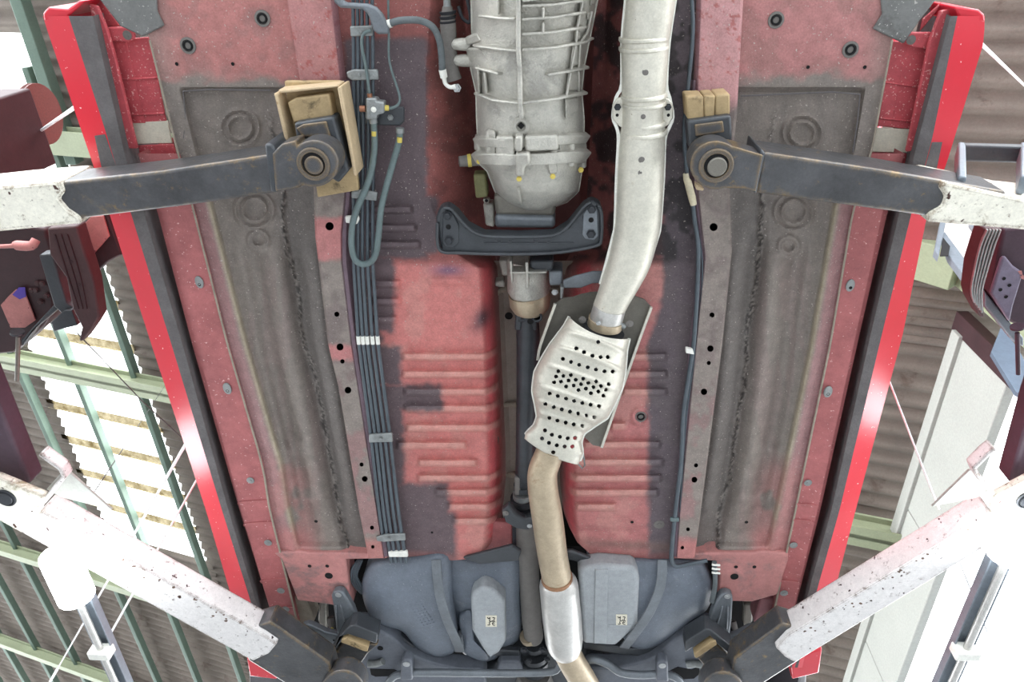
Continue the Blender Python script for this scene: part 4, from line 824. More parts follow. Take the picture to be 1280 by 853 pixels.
tubepx('thin_line', [(866, 260, 1.25, 1.2), (878, 330, 1.25, 1.2), (872, 420, 1.25, 1.2), (858, 520, 1.25, 1.2), (850, 640, 1.25, 1.2)], 'pipe', car, 5, 6)
plate('white_line_clip', [(857, 435), (866, 437), (868, 444), (857, 442)], 1.242, .008, 'clip', car, .002); plate('blue_line_clip', [(838, 649), (849, 649), (849, 653), (838, 653)], 1.243, .008, 'pipegreen', car, .002)
tubepx('vent_hose', [(893, 703, 1.25, 3), (894, 730, 1.25, 3), (890, 752, 1.255, 3.5)], 'hose', car, 3, 10)
for v in (706, 711, 716): tubepx('cable_tie', [(890, v, 1.245, 1.5), (900, v+1, 1.245, 1.5)], 'clip', car, 0, 6)
tubepx('harness_strip', [(856, -15, 1.30, 2), (853, 30, 1.30, 2), (850, 60, 1.30, 1.2)], 'tanpipe', car, 3, 6)
for k in range(4): tubepx('rear_brake_hose', [(448+k*1.5, 700, 1.30-.004*k, 1.6), (440+k*2, 712+2*k, 1.29, 1.6), (440+k*3, 728, 1.29, 1.6), (452+k*2, 742, 1.30, 1.6)], 'pipe', car, 5, 8)

#@@TANK
tk = pillow('fuel_tank', [(452, 736), (458, 712), (475, 698), (520, 692), (562, 692), (566, 740), (572, 780), (574, 808), (560, 820), (543, 822), (520, 810), (503, 790), (478, 782), (460, 766)], 1.30, .055, 'tank', car, 9, 2.6, .1, label='grey fuel tank lobe left of the propeller shaft')
pillow('fuel_tank_saddle', [(545, 690), (600, 696), (650, 690), (652, 740), (648, 800), (610, 828), (578, 816), (560, 760)], 1.33, .05, 'tank', car, 7, 2.4, .08)
tg = plate('tank_guard', [(588, 750), (591, 742), (604, 735), (615, 738), (622, 743), (631, 752), (632, 804), (624, 817), (612, 825), (603, 812), (590, 790)], 1.2455, .06, 'tankshield', car, .010, 4, label='pale grey guard on the left tank lobe')
pillow('tank_guard_flank', [(574, 770), (590, 764), (594, 800), (612, 822), (600, 826), (580, 816), (577, 795)], 1.285, .02, 'tank', car, 6, 2.4, .05)
tk2 = pillow('fuel_tank', [(738, 700), (800, 696), (870, 698), (886, 715), (891, 738), (884, 762), (862, 778), (835, 800), (812, 812), (790, 810), (772, 790), (745, 770)], 1.30, .055, 'tank', car, 9, 2.6, .1, label='grey fuel tank lobe right of the silencer')
tg2 = plate('tank_guard', [(722, 712), (750, 708), (790, 711), (798, 716), (800, 728), (797, 784), (770, 809), (728, 806)], 1.234, .05, 'tankshield', car, .012, 4, label='pale grey guard on the right tank lobe')
ribbon('guard_rib', [(752, 712, 1.2335), (750, 804, 1.2335)], 8, .006, 'tankshield', tg2, 0, bevel=.002)
plate('guard_step', [(761, 782), (789, 782), (789, 786), (761, 786)], 1.232, .003, 'tankshield', tg2, .001)
for o_, u0, v0, hh in ((tg, 614, 777, 1.2445), (tg2, 777, 776, 1.2325)):
    st = plate('sticker', zz(u0, v0, 1, [(-7, -7), (7, -7), (7, 7), (-7, 7)]), hh, .0015, 'sticker', o_, 0)
    for dx, pts in ((-3.2, [(-1.6, -5), (0, -3), (1.6, -5), (1.2, 0)]), (3, [(-1.4, -4.6), (1.4, -4.2), (0, -1), (1.6, 1)]), (-3, [(-1.5, 4.6), (1.4, 4.4), (.4, 2), (1.4, 1.4)]), (3, [(1.6, 5), (-1, 4.4), (-1.4, 2.2), (1.2, 2.4)]), (0, [(-2.4, -1), (-.6, .8), (1.4, -.8), (2.4, 1.2)])):
        tubepx('printed_mark', [(u0+dx+a, v0+b_, hh-.0002, .55) for a, b_ in pts], 'dark', st, 2, 5)
for k in range(9):
    for j in range(4):
        u = 512+k*2.2+j*4.2; v = 756+k*3.3-j*1.2
        if k % 9 < 9: hw('embossed_dot', 'dot', [(1.0, .3), (.9, -.3), (.4, -.5)], 6, 'tank', P(u, v, 1.2455), 1.1*mpp(u, v, 1.245), tk)
for pts, m_ in (([(545, 700, 1.262), (547, 725, 1.238), (551, 750, 1.231), (560, 778, 1.231), (571, 803, 1.243), (575, 815, 1.268)], 'strap'), ([(828, 700, 1.255), (827, 722, 1.234), (822, 744, 1.229), (808, 772, 1.227), (790, 797, 1.232), (780, 810, 1.255)], 'strap')):
    ribbon('tank_strap', pts, 6, .004, m_, car, 5, label='steel fuel tank strap', bevel=.001)
plate('strap_foot', [(569, 800), (578, 798), (580, 812), (572, 812)], 1.262, .03, 'strap', car, .003)

#@@REAR
Z7 = lambda p: zz(360, 730, .15625, p); Z8 = lambda p: zz(780, 730, .15625, p)
# body frame around the suspension pickup
for p_ in ([(10, 110), (140, 120), (215, 300), (170, 330), (100, 345), (70, 330), (30, 190)],): plate('frame_edge', Z7(p_), 1.29, .05, 'sealer', car, .005)
for p_ in ([(1090, 120), (1210, 120), (1170, 330), (1100, 350), (1040, 320), (1040, 290)],): plate('frame_edge', Z8(p_), 1.29, .05, mat('dusty_rose_steel', S(150, 100, 104), .6), car, .005)
for Z, p_ in ((Z7, [(250, 150), (300, 160), (310, 380), (270, 370), (240, 300)]), (Z8, [(960, 170), (1030, 160), (1030, 310), (960, 350)])): plate('inner_hanger', Z(p_), 1.36, .03, 'plate', car, .005)
for Z, x, y in ((Z7, 350, 320), (Z8, 882, 350)):
    u, v = Z([(x, y)])[0]; tubepx('bump_stop', [(u-2, v-8, 1.32, 4), (u, v+2, 1.31, 4.5), (u+1, v+7, 1.305, 2)], 'plug', car, 2, 10); bolt(u+.5, v+6, 1.30, 1.6, car, 'yellow')
sf = []
sfl = plate('rear_subframe', cat(Z7([(500, 350), (640, 352), (780, 400), (880, 470), (960, 552), (1080, 612), (1200, 650), (1400, 690), (1560, 700), (1560, 860), (1300, 900), (700, 860), (520, 800), (420, 720), (330, 600), (440, 440)]), 3, True), 1.262, .05, 'sub', car, .006, 3, label='grey rear subframe behind the tank')
sfr = plate('rear_subframe', cat(Z8([(680, 350), (560, 390), (420, 440), (300, 540), (200, 610), (60, 650), (-120, 680), (-300, 690), (-300, 860), (300, 900), (500, 860), (760, 800), (880, 700), (900, 520), (800, 400)]), 3, True), 1.262, .05, 'sub', car, .006, 3)
for Z, lx, p1, p2, bl, rb in ((Z7, -1, [(345, 100), (365, 72), (405, 62), (445, 78), (490, 150), (525, 215), (572, 345), (520, 400), (420, 430), (392, 400), (360, 170)], [(100, 370), (115, 340), (150, 330), (200, 345), (300, 395), (400, 418), (450, 420), (400, 520), (340, 512), (260, 470), (150, 410)], ((402, 92), (165, 362)), [(400, 110), (425, 420)]),
                      (Z8, 1, [(745, 130), (780, 90), (825, 80), (868, 95), (872, 140), (862, 300), (848, 420), (800, 440), (700, 400), (660, 362), (700, 240)], [(848, 425), (900, 420), (1000, 365), (1070, 352), (1110, 360), (1120, 378), (1080, 400), (980, 440), (890, 495), (840, 470)], ((828, 104), (1078, 378)), [(815, 120), (790, 420)])):
    b1 = plate('suspension_bracket', Z(p1), 1.245, .022, 'strap', car, .005, 3, label='pressed steel suspension bracket'); b2 = plate('bracket_leg', Z(p2), 1.247, .02, 'strap', b1, .005, 3)
    (x0, y0), (x1_, y1_) = rb
    for dx in (-30, 45) if lx < 0 else (-55, 30):
        ribbon('bracket_rib', [(*Z([(x0+dx*.5, y0+60)])[0], 1.243), (*Z([(x1_+dx, y1_-60)])[0], 1.243)], 1.2, .006, 'strap', b1, 0, bevel=.002)
    for (x, y), o_ in zip(bl, (b1, b2)): u, v = Z([(x, y)])[0]; screw(u, v, 1.242, 3., o_, 'bolt', 'bolt')
u, v = Z7([(368, 454)])[0]; hole(u, v, 1.246, 1.6, car); u, v = Z7([(738, 516)])[0]; hole(u, v, 1.2615, 3.8, sfl)
for Z, p_ in ((Z7, [(655, 685), (850, 690), (885, 705), (840, 740), (700, 745), (665, 730)]), (Z8, [(370, 700), (430, 670), (540, 690), (600, 665), (608, 720), (560, 760), (480, 765), (420, 740)])): plate('subframe_window', Z(p_), 1.2605, .002, 'dark', sfl if Z is Z7 else sfr, 0)
for Z, pts in ((Z7, [(640, 640), (700, 640), (760, 620)]), (Z8, [(500, 650), (560, 640), (640, 650)])):
    tubepx('control_link', [(*Z([p_])[0], 1.255, 4.5) for p_ in pts], 'zinc', car, 3, 12)
sb = tubepx('stabiliser_bar', [(482, 862, 1.235, 4.6), (490, 848, 1.235, 4.6), (503, 842.5, 1.235, 4.6), (530, 841, 1.235, 4.6), (640, 842, 1.235, 4.6), (690, 840, 1.24, 4.6), (700, 830, 1.25, 4.6), (708, 822, 1.26, 4.6)], 'strap', car, 4, 14, label='dark steel stabiliser bar')
tubepx('stabiliser_bar', [(730, 826, 1.25, 4.8), (744, 825, 1.245, 4.8), (760, 831, 1.24, 4.8), (776, 841, 1.235, 4.8), (800, 844, 1.235, 4.8), (830, 843, 1.235, 4.8), (846, 848, 1.235, 4.8), (856, 860, 1.235, 4.8)], 'strap', car, 4, 14)
for (u, v) in ((508, 832), (828, 834)):
    p_ = [(u-7, v-3), (u-4, v-7), (u+4, v-7), (u+7, v-3), (u+8, v+19), (u-8, v+19)]
    bb = plate('bar_clamp', p_, 1.222, .03, 'sub', car, .005, 3); screw(u, v-1, 1.221, 3.4, bb, 'bolt', 'bolt')
plate('differential_carrier', [(630, 812), (720, 818), (735, 840), (770, 850), (770, 880), (560, 880), (570, 850), (620, 835)], 1.30, .08, 'black', car, .01, 3)
tubepx('differential_nose', [(668, 842, 1.30, 20), (669, 870, 1.30, 30)], 'plug', car, 0, 20); plate('diff_mount', [(625, 828), (650, 828), (655, 842), (620, 844)], 1.27, .04, 'sub', car, .006)
plate('bracket_strip', [(566, 806), (606, 812), (650, 815), (650, 822), (600, 820)], 1.29, .02, 'black', car, .004); plate('bracket_strip', [(728, 803), (790, 812), (830, 806), (880, 775), (888, 782), (836, 815), (800, 822), (730, 812)], 1.285, .02, 'black', car, .004)
plate('bracket_strip', [(470, 775), (500, 795), (520, 812), (548, 828), (600, 838), (596, 844), (540, 836), (508, 820), (486, 800)], 1.285, .02, 'black', car, .004)
# red skirt ends and rear tyres behind
for p_ in ([(308, 822), (346, 842), (346, 850), (312, 846)], [(990, 822), (1028, 812), (1024, 842), (990, 850)]): plate('sill_end', p_, 1.24, .1, 'red', car, .004)
for u0 in (352, 962):
    ty = tubepx('rear_tyre', [(u0, 842, 1.36, 38), (u0+2, 846, 1.36, 42), (u0+2, 852, 1.36, 42)], 'rubber', car, 0, 8)

#@@LIFT
# ================================================================ the lift
HA = 1.135
pb = PX(38, 110, -1.48); h_top = pb.z-ZC; pe = P(70, 205, h_top)
liftL = empty('vehicle_lift', (pb.x-.15, pb.y+.13, 0), 'left half of the car lift: maroon post, pink-plated carriage and two arms', 'car lift', 'the two halves of the lift')
liftR = empty('vehicle_lift', (1.77, pb.y+.13, 0), 'right half of the car lift: ribbed door guard, purple-grey carriage and two arms', 'car lift', 'the two halves of the lift')
for L_, px_ in ((liftL, pb.x-.15), (liftR, 1.79)):
    po_ = bar('post', Vector((px_, (pb.y+pe.y)/2, 0)), Vector((px_, (pb.y+pe.y)/2, pb.z)), pe.y-pb.y, .30, 'maroon', L_, .006, up=Vector((1, 0, 0)), label='maroon steel post')
    bar('base_plate', Vector((px_, (pb.y+pe.y)/2, 0)), Vector((px_, (pb.y+pe.y)/2, .02)), .5, .5, 'maroon', po_, .004, up=Vector((1, 0, 0)))
    if L_ is liftL: hw('pulley', 'pulley', [(1.0, 0), (1.0, .05), (.92, .08), (.92, .14), (1.0, .17), (1.0, .22), (.3, .22)], 32, mat('rusty_pulley', S(96, 58, 54), .5), PX(46, 143, pb.x-.03), .085, po_, Matrix.Rotation(math.pi/2, 3, 'Y'))
def eye(a, cu, cv, R, tips, h, pin=True):
    ring_ = [(cu+R*math.cos(t), cv+R*.95*math.sin(t)) for t in np.linspace(tips[0], tips[1], 22)]
    plate('pivot_eye', ring_+tips[2], h, .045, 'arm', a, .005, 3, label='forged pivot eye')
    s = mpp(cu, cv, h); hw('bush_ring', 'bushring', [(1.0, .1), (1.0, -.08), (.92, -.13), (.72, -.11), (.66, .0), (.66, .3)], 28, 'arm', P(cu, cv, h), R*.68*s, a)
    hw('bush_bore', 'bore', [(1.0, -.04), (.97, -.06), (.9, .0)], 24, 'dark', P(cu, cv, h-.001), R*.46*s, a)
    hw('pivot_pin', 'pin', [(1.0, .1), (1.0, -.25), (.88, -.36), (.3, -.36)], 24, 'arm' if pin else 'plate', P(cu+1, cv+1, h), R*.38*s, a)
def scuff(a, pts, h, m):
    ribbon('worn_edge', [(*p_, h) for p_ in pts], 1.6, .002, m, a, 3)
wornrust = mat('rust_worn_edge', S(132, 106, 72), .7, .1, .4, 40, .3, 200)
# front arms
al = plate('swing_arm', [(-330, 268), (0, 233), (75, 227), (80, 240), (73, 249), (84, 262), (98, 271), (102, 280), (0, 290), (-330, 330)], HA, .1, 'white', liftL, .005, 2, label='cream painted outer tube of the left front arm')
plate('extension_tube', [(20, 234), (200, 214), (345, 192), (353, 240), (230, 258), (100, 274), (40, 280)], HA+.006, .082, 'arm', al, .006, 3, label='dark oily extension tube')
eye(al, 392, 205, 31, (-2.3, 2.0, [(372, 236), (344, 240), (340, 192), (352, 180), (370, 176)]), HA-.004)
plate('stop_tab', [(330, 180), (339, 180), (348, 192), (346, 240), (338, 241)], HA-.002, .09, 'black', al, .004)
ar = plate('swing_arm', [(1630, 282), (1280, 249), (1178, 227), (1174, 234), (1182, 246), (1178, 258), (1160, 268), (1159, 278), (1280, 288), (1630, 322)], HA, .1, 'white', liftR, .005, 2, label='cream painted outer tube of the right front arm')
plate('extension_tube', [(1260, 240), (1100, 212), (953, 190), (944, 242), (1050, 256), (1160, 271), (1240, 282)], HA+.006, .082, 'arm', ar, .006, 3, label='dark oily extension tube')
eye(ar, 895, 207, 32, (1.2, 5.4, [(917, 183), (940, 190), (954, 194), (945, 240), (930, 236), (910, 236)]), HA-.004, pin=False)
plate('stop_tab', [(951, 186), (957, 191), (946, 243), (941, 240)], HA-.002, .09, 'black', ar, .004)
yh = P(1202, 200, 1.30).y
bar('grab_handle', PY(1200, 190, yh), PY(1278, 192, yh), .03, .02, 'black', ar, .004)
for u in (1200, 1278): bar('handle_post', PY(u, 188, yh), PY(u, 232, yh), .012, .03, 'greysteel', ar, .003, up=Vector((0, 1, 0)))
for u in (1221, 1262): screw(u, 190, PY(u, 190, yh).z-ZC-.008, 3.6, ar, 'blackbolt', 'bolt')
# rear arms
def rear_arm(L_, bot, ext, beam, gus, mouth, box, hole_, eyec, side):
    a = plate('swing_arm', bot, 1.12, .062, 'pinkwhite', L_, .004, 2, label='chipped white outer tube of the rear arm')
    plate('extension_tube', ext, 1.135, .055, 'arm', a, .005, 2, label='dark oily extension tube')
    plate('knuckle_beam', beam, 1.155, .05, 'purple', a, .008, 3, label='worn maroon knuckle beam')
    plate('knuckle_box', box, 1.115, .02, 'white', a, .004, 2)
    plate('gusset', gus, 1.15, .006, 'cream', a, .001); ribbon('tube_mouth', [(*p_, 1.135) for p_ in mouth], 2.6, .03, 'pinkwhite', a, 0, bevel=.003)
    hw('knuckle_pin', 'pinhead', [(1.3, .1), (1.3, -.1), (1.1, -.15), (1.0, .1), (.9, -.3), (.2, -.35)], 20, 'blackbolt', P(*hole_, 1.113), 10*mpp(*hole_, 1.113), a)
    eye(a, *eyec, 28, (0, 6.2, []), 1.12)
    return a
ra = rear_arm(liftL, [(50, 640), (330, 795), (346, 806), (336, 818), (316, 827), (129, 723), (26, 666)], [(300, 790), (338, 778), (412, 830), (420, 860), (380, 870), (310, 826)], [(-75, 330), (0, 513), (38, 606), (-10, 612), (-60, 500), (-130, 340)],
     [(58, 612), (76, 592), (88, 592), (140, 638), (76, 622)], [(54, 563), (66, 572), (80, 582), (84, 592), (72, 606), (58, 624)], [(-40, 590), (-5, 597), (55, 622), (48, 642), (27, 667), (0, 652), (-50, 640)], (7, 623), (428, 866), -1)
rb_ = rear_arm(liftR, [(1241, 641), (985, 795), (970, 811), (981, 822), (994, 829), (1094, 768), (1259, 668)], [(1010, 790), (978, 780), (918, 824), (910, 860), (950, 858), (1000, 826)], [(1350, 330), (1292, 500), (1262, 606), (1300, 612), (1360, 500), (1400, 340)],
     [(1240, 612), (1220, 588), (1212, 588), (1165, 634), (1222, 622)], [(1240, 556), (1230, 564), (1214, 580), (1220, 592), (1232, 606), (1246, 624)], [(1330, 585), (1290, 598), (1243, 622), (1241, 641), (1262, 668), (1290, 652), (1340, 640)], (1284, 626), (904, 868), 1)
chipm = mat('bare_rust_chip', S(98, 76, 64), .7, 0, .3, 60, .2, 200)
rng = random.Random(3)
for a, (p0, p1) in ((ra, ((70, 650), (330, 796))), (rb_, ((1236, 644), (988, 796)))):
    for k in range(18):
        t = rng.random()**.6; u = p0[0]*(1-t)+p1[0]*t; v = p0[1]*(1-t)+p1[1]*t; o_ = rng.uniform(1, 5) if k % 4 else rng.uniform(5, 16); r_ = rng.uniform(.7, 1.7)
        plate('rust_chip', [(u+r_*1.6*math.cos(q_)*rng.uniform(.6, 1.2), v+o_+r_*math.sin(q_)*rng.uniform(.6, 1.2)) for q_ in np.linspace(0, 5.4, 6)], 1.1198, .0008, chipm, a, 0)
# lift pads under the rear bracket
pads = []
for lab, Z, blk, wood_, steel in (('black steel rear lift pad saddle under the left suspension bracket', Z7, [(490, 345), (540, 335), (715, 405), (710, 482), (480, 405), (420, 430), (350, 590), (340, 560), (430, 410)], [(430, 450), (470, 440), (645, 510), (635, 545), (600, 540), (420, 470)], [(440, 470), (720, 490), (640, 560), (540, 710), (330, 600)]),
                          ('black steel rear lift pad saddle under the right suspension bracket', Z8, [(655, 365), (690, 370), (880, 520), (860, 580), (740, 480), (690, 420), (490, 552), (492, 465)], [(560, 565), (690, 470), (735, 462), (745, 490), (580, 600), (565, 590)], [(590, 600), (740, 480), (866, 590), (800, 640), (700, 690), (640, 660)])):
    e = empty('lift_pad', P(*Z([(600, 500)])[0], 1.17), lab, 'lift pad', 'rear lift pads')
    plate('saddle_frame', Z(blk), 1.19, .045, 'black', e, .003); plate('wood_shim', Z(wood_), 1.185, .02, 'wood', e, .002); plate('saddle_plate', Z(steel), 1.205, .02, 'arm', e, .004)
# front pads and blocks
ZW = lambda p: zz(330, 90, .1935, p); ZR = lambda p: zz(840, 100, .1875, p)
e = empty('lift_pad', P(392, 190, 1.17), 'black steel lift pad standing in the plywood tray', 'lift pad')
plate('pad_block', ZW([(192, 330), (448, 290), (545, 640), (480, 720), (230, 560)]), 1.178, .04, 'black', e, .004, 2); plate('pad_lip', ZW([(205, 365), (250, 340), (400, 320), (430, 420), (250, 420)]), 1.174, .006, 'arm', e, .002)
o = plate('wood_block', ZW([(150, 200), (200, 170), (420, 142), (446, 288), (190, 330)]), 1.196, .03, 'wood', None, .003); tag(o, 'oil-stained wood block inside the plywood tray, against the left rail', 'wood block')
tr_ = empty('plywood_tray', P(400, 170, 1.22), 'open plywood tray with raised sides on the left front lift arm', 'tray')
plate('base_board', ZW([(130, 60), (490, 60), (560, 300), (612, 765), (345, 812), (330, 700), (180, 440)]), 1.228, .012, 'wood', tr_, .002)
plate('side_board', ZW([(472, 100), (500, 92), (600, 672), (578, 672)]), 1.188, .052, 'woodlight', tr_, .002); plate('side_board', ZW([(62, 138), (84, 150), (160, 445), (138, 462)]), 1.188, .04, 'woodlight', tr_, .002); plate('end_board', ZW([(88, 118), (480, 82), (486, 98), (110, 140)]), 1.195, .038, 'woodlight', tr_, .002)
e = empty('lift_pad', P(890, 190, 1.17), 'black steel lift pad below the three wood blocks at right', 'lift pad')
plate('pad_block', ZR([(103, 275), (395, 235), (402, 400), (300, 480), (120, 470)]), 1.178, .04, 'black', e, .004, 2); plate('pad_lip', ZR([(150, 300), (340, 275), (350, 350), (160, 380)]), 1.1745, .006, 'arm', e, .002)
for p_, lab in (([(95, 112), (212, 108), (215, 255), (106, 270)], 'wood block nearest the exhaust on the right front lift pad'), ([(214, 108), (290, 102), (286, 245), (216, 254)], 'narrow middle wood block on the right front lift pad'), ([(292, 102), (388, 92), (388, 232), (288, 244)], 'wood block nearest the right sill on the right front lift pad')):
    o = plate('wood_block', ZR(p_), 1.192, .05, 'wood', None, .003); tag(o, lab, 'wood block', 'wood blocks on the right front pad')
o = plate('wood_sliver', ZR([(160, 695), (215, 725), (210, 742), (162, 735)]), 1.19, .02, 'woodlight', None, .002); tag(o, 'small pale wood corner peeping below the right front pivot eye', 'wood block')

Zl = lambda p: zz(0, 270, .129, p); Zm = lambda p: zz(0, 370, .129, p)
cl_ = plate('carriage', Zl([(-2100, -260), (430, 130), (520, 380), (520, 900), (420, 1080), (140, 1330), (-2100, 1500)]), 1.44, .08, 'maroon', liftL, .006, label='maroon carriage with pink plates')
plate('door_guard', Zl([(455, 120), (480, 380), (640, 600), (700, 900), (790, 1080), (760, 1215), (800, 1220), (900, 1080), (960, 980), (910, 640), (800, 300), (740, 100)]), 1.335, .035, 'rubberbrown', cl_, .004, label='brown rubber door guard')
for k in range(3): ribbon('guard_groove', [(*Zl([(530+60*k, 180)])[0], 1.3335), (*Zl([(650+60*k, 560)])[0], 1.3335), (*Zl([(760+40*k, 900)])[0], 1.3335)], .8, .003, 'maroon', cl_, 3)
for x, y in ((690, 445), (768, 672)): screw(*Zl([(x, y)])[0], 1.334, 2, cl_, 'maroon', 'bolt')
plate('guard_backing', Zl([(370, 380), (500, 370), (640, 850), (700, 900), (610, 960), (520, 880)]), 1.37, .03, 'black', cl_, .004)
plate('black_frame', Zm([(480, 270), (620, 140), (690, 140), (750, 290), (660, 310), (520, 350), (500, 280)]), 1.36, .04, 'black', cl_, .004)
plate('lower_flange', Zm([(200, 430), (520, 90), (560, 130), (330, 330), (210, 500)]), 1.40, .03, 'black', cl_, .003)
plate('side_bracket', Zl([(720, 180), (880, -30), (1040, -30), (1150, 290), (1180, 380), (1060, 440), (860, 620), (780, 480)]), 1.42, .03, 'maroon', cl_, .004)
plate('pink_plate', Zl([(720, 180), (880, 10), (1000, 0), (1060, 200), (820, 465)]), 1.415, .004, 'pinkpaper', cl_, .001); 
plate('pink_plate', Zm([(5, 90), (80, 5), (150, -60), (240, -20), (340, 240), (240, 310), (100, 310)]), 1.432, .004, 'pinkpaper', cl_, .001)
plate('purple_patch', Zm([(120, -10), (180, -80), (240, -80), (250, 10), (190, 35)]), 1.431, .002, mat('purple_paint', S(78, 62, 148), .6), cl_, 0)
for x, y in ((365, 650), (415, 655), (350, 720), (310, 720), (455, 770), (395, 830)): hw('bolt', 'hex', HEX, 6, 'rubberbrown', P(*Zl([(x, y)])[0], 1.438), 3.2*mpp(40, 360, 1.43), cl_)
tubepx('hydraulic_elbow', [(*Zl([(-60, 300)])[0], 1.36, 2.5), (*Zl([(140, 290)])[0], 1.36, 3), (*Zl([(160, 285)])[0], 1.36, 6), (*Zl([(300, 290)])[0], 1.36, 6), (*Zl([(350, 230)])[0], 1.37, 5)], 'pinkpaper', cl_, 3, 12)
lk = tubepx('lock_pin', [(*Zm([(165, 345)])[0], 1.40, 8), (*Zm([(168, 365)])[0], 1.40, 8)], 'black', cl_, 0, 16); tubepx('pin_rod', [(*Zm([(178, 390)])[0], 1.40, 2.8), (*Zm([(165, 820)])[0], 1.40, 2.5)], 'plate', cl_, 0, 10)
Zr = lambda p: zz(1140, 270, .1125, p); Zs = lambda p: zz(1140, 360, .1125, p)
cr_ = plate('carriage', Zr([(1020, 150), (3700, -150), (3700, 1500), (1250, 1250), (1100, 1190), (880, 870), (960, 420)]), 1.40, .08, 'purple', liftR, .006, label='purple-grey carriage')
gd = plate('door_guard', Zr([(810, 140), (1010, 150), (900, 330), (860, 480), (790, 850), (810, 1130), (770, 1135), (660, 940), (640, 850), (680, 540), (770, 260)]), 1.345, .04, 'rubberbrown', cr_, .004, label='ribbed brown rubber door guard')
for k in range(5):
    x = k*38; ribbon('guard_rib', [(*Zr([(835+x*.95, 150)])[0], 1.342), (*Zr([(760+x, 330)])[0], 1.342), (*Zr([(700+x*.9, 580)])[0], 1.342), (*Zr([(660+x*.75, 820)])[0], 1.342), (*Zr([(690+x*.55, 960+k*28)])[0], 1.342)], 1.1, .006, 'pinkpaper' if k == 9 else 'zinc', cr_, 4, bevel=.001)
for x, y in ((808, 430), (735, 675)): screw(*Zr([(x, y)])[0], 1.341, 2, cr_, 'blackbolt', 'bolt')
fp = plate('face_plate', Zr([(1000, 490), (1040, 450), (1130, 560), (1244, 640), (1130, 1000), (1090, 1190), (880, 870)]), 1.385, .012, mat('lilac_grey_steel', S(112, 104, 122), .45), cr_, .004)
for x, y in ((1022, 698), (983, 822), (1083, 772), (1045, 900)): hole(*Zr([(x, y)])[0], 1.384, 2.2, cr_)
lk = tubepx('lock_pin', [(*Zs([(1170, 425)])[0], 1.36, 8), (*Zs([(1172, 445)])[0], 1.36, 8)], 'purple', cr_, 0, 16); tubepx('pin_rod', [(*Zs([(1170, 500)])[0], 1.36, 2.8), (*Zs([(1180, 960)])[0], 1.36, 2.5)], 'purple', cr_, 0, 10)
plate('rail_channel', Zs([(810, 40), (900, 150), (1110, 410), (1244, 560), (1244, 660), (1130, 600), (980, 410), (805, 200)]), 1.42, .03, 'greysteel', cr_, .003)
for x, y in ((1200, 630), (1220, 680)): plate('paint_chip', Zr([(x-20, y-10), (x+20, y-18), (x+30, y+30), (x, y+20)]), 1.384, .002, 'pinkpaper', cr_, 0)
# framed panel behind the right guard
fpn = empty('framed_panel', PY(1200, 320, 1.2), 'pale framed panel in grey steel angle behind the right door guard', 'panel')
yq = 1.2
def py_plate(name, poly, y, th, m, parent):
    f_ = [PY(u, v, y) for u, v in poly]; n = len(f_); vv = f_+[q+Vector((0, th, 0)) for q in f_]
    return mk(name, vv, [tuple(range(n)), tuple(range(2*n-1, n-1, -1))]+[(i, (i+1) % n, n+(i+1) % n, n+i) for i in range(n)], m, parent, bevel=.003)
py_plate('panel_sheet', Zr([(370, 60), (640, 60), (765, 240), (660, 580), (360, 180)]), yq, .02, mat('pale_pink_sheet', S(206, 196, 190), .6), fpn)
py_plate('steel_angle', Zr([(355, 180), (365, 175), (660, 570), (650, 720), (600, 690), (410, 440), (330, 210)]), yq-.03, .03, 'greysteel', fpn)
py_plate('steel_angle', Zr([(315, 60), (380, 60), (345, 230), (300, 440), (250, 380)]), yq-.04, .03, 'greysteel', fpn)
py_plate('dark_recess', Zr([(345, 235), (425, 335), (405, 440), (310, 445)]), yq-.045, .004, 'dark', fpn)
py_plate('steel_angle', Zr([(640, 40), (800, 140), (765, 240), (640, 80)]), yq-.02, .03, 'greysteel', fpn)

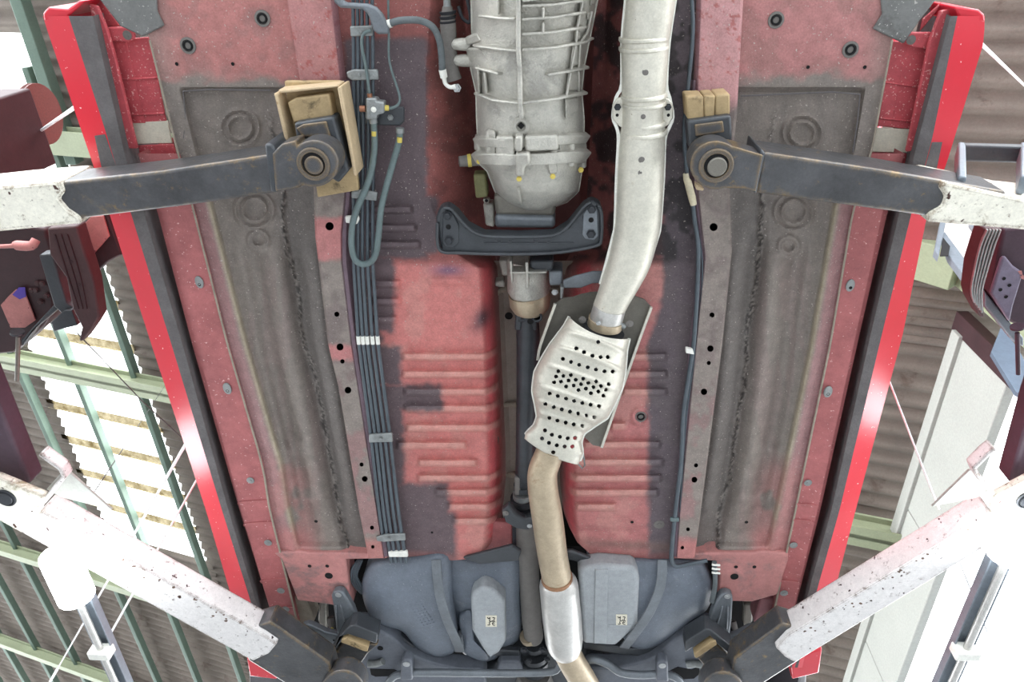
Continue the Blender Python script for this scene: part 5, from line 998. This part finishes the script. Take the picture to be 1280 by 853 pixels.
#@@LAMPS
def lamp(label, a, b, h, glow, clips, name='tube_lamp'):
    pa = P(*a, h); pb_ = P(*b, h); e = empty(name, pa, label, 'lamp', 'tube lamps beside the rear arms')
    t = (pb_-pa).normalized(); s = t.cross(Vector((0, 0, 1))).normalized()
    bar('reflector', pa+Vector((0, 0, .03))+s*.0, pb_+Vector((0, 0, .03)), .036, .008, 'greysteel', e, .003)
    for k in (-1, 1): bar('side_rail', pa+s*(.02*k)+Vector((0, 0, .018)), pb_+s*(.02*k)+Vector((0, 0, .018)), .004, .02, 'greysteel', e, .001)
    sweep('tube', [pa, pb_], .008, 'silver', e, 12)
    sweep('glare_head', [pa-t*glow, pa-t*glow*.95, pa+t*.01, pa+t*.015], [.022, .038, .038, .022], 'tube', e, 18, label='enlarged bright lamp end standing in for its glare')  # oversized glowing head, shaped to imitate lamp glare
    for c in clips:
        pc_ = pa*(1-c)+pb_*c; bar('end_clip', pc_-t*.012, pc_+t*.012, .05, .032, 'clip', e, .003)
lamp('glowing white tube lamp below the left rear arm', (94, 742), (156, 880), 1.05, .125, (.5,))
lamp('glowing white tube lamp below the right rear arm', (1262, 690), (1178, 880), 1.05, .07, (.62,))
# wires
def wire(label, pts, r, m='wire'):
    o = sweep('cord', pts, r, m, None, 8); tag(o, label, 'cord'); return o
w1 = wire('white cord passing behind the left rear arm, nearest the left frame edge', [P(238, 545, 1.40), PR(22, 924, -.06)], .004)
sweep('cord_knot', [P(238, 545, 1.40).lerp(PR(22, 924, -.06), t) for t in (.30, .36)], .009, 'wire', w1, 8)
wire('white cord clipped to the left tube lamp', [P(134, 800, 1.075), P(256, 582, 1.40)], .0025)
wire('thin dark cable crossing the skylight to the red sill', [P(96, 416, 1.37), P(140, 462, 1.37), P(178, 502, 1.38), P(228, 548, 1.39)], .0014, 'darkwire')
wire('fine dark wire slanting across the skylight panes', [P(112, 624, 1.18), PR(209, 478, -.2)], .0016, 'darkwire')
wire('white cord in front of the brown roof at top right', [P(1215, 44, 1.34), PR(1310, 135, -.02)], .0035)
wire('pale cord crossing from the right sill to the cream wall', [P(1104, 457, 1.36), P(1174, 637, 1.175)], .002)
wire('white cord hanging above the right tube lamp', [P(1196, 694, 1.14), P(1234, 790, 1.075)], .002)
wire('short white rod between the left post pulley and the sill', [PX(50, 164, pb.x-.03), P(100, 130, 1.40)], .004)
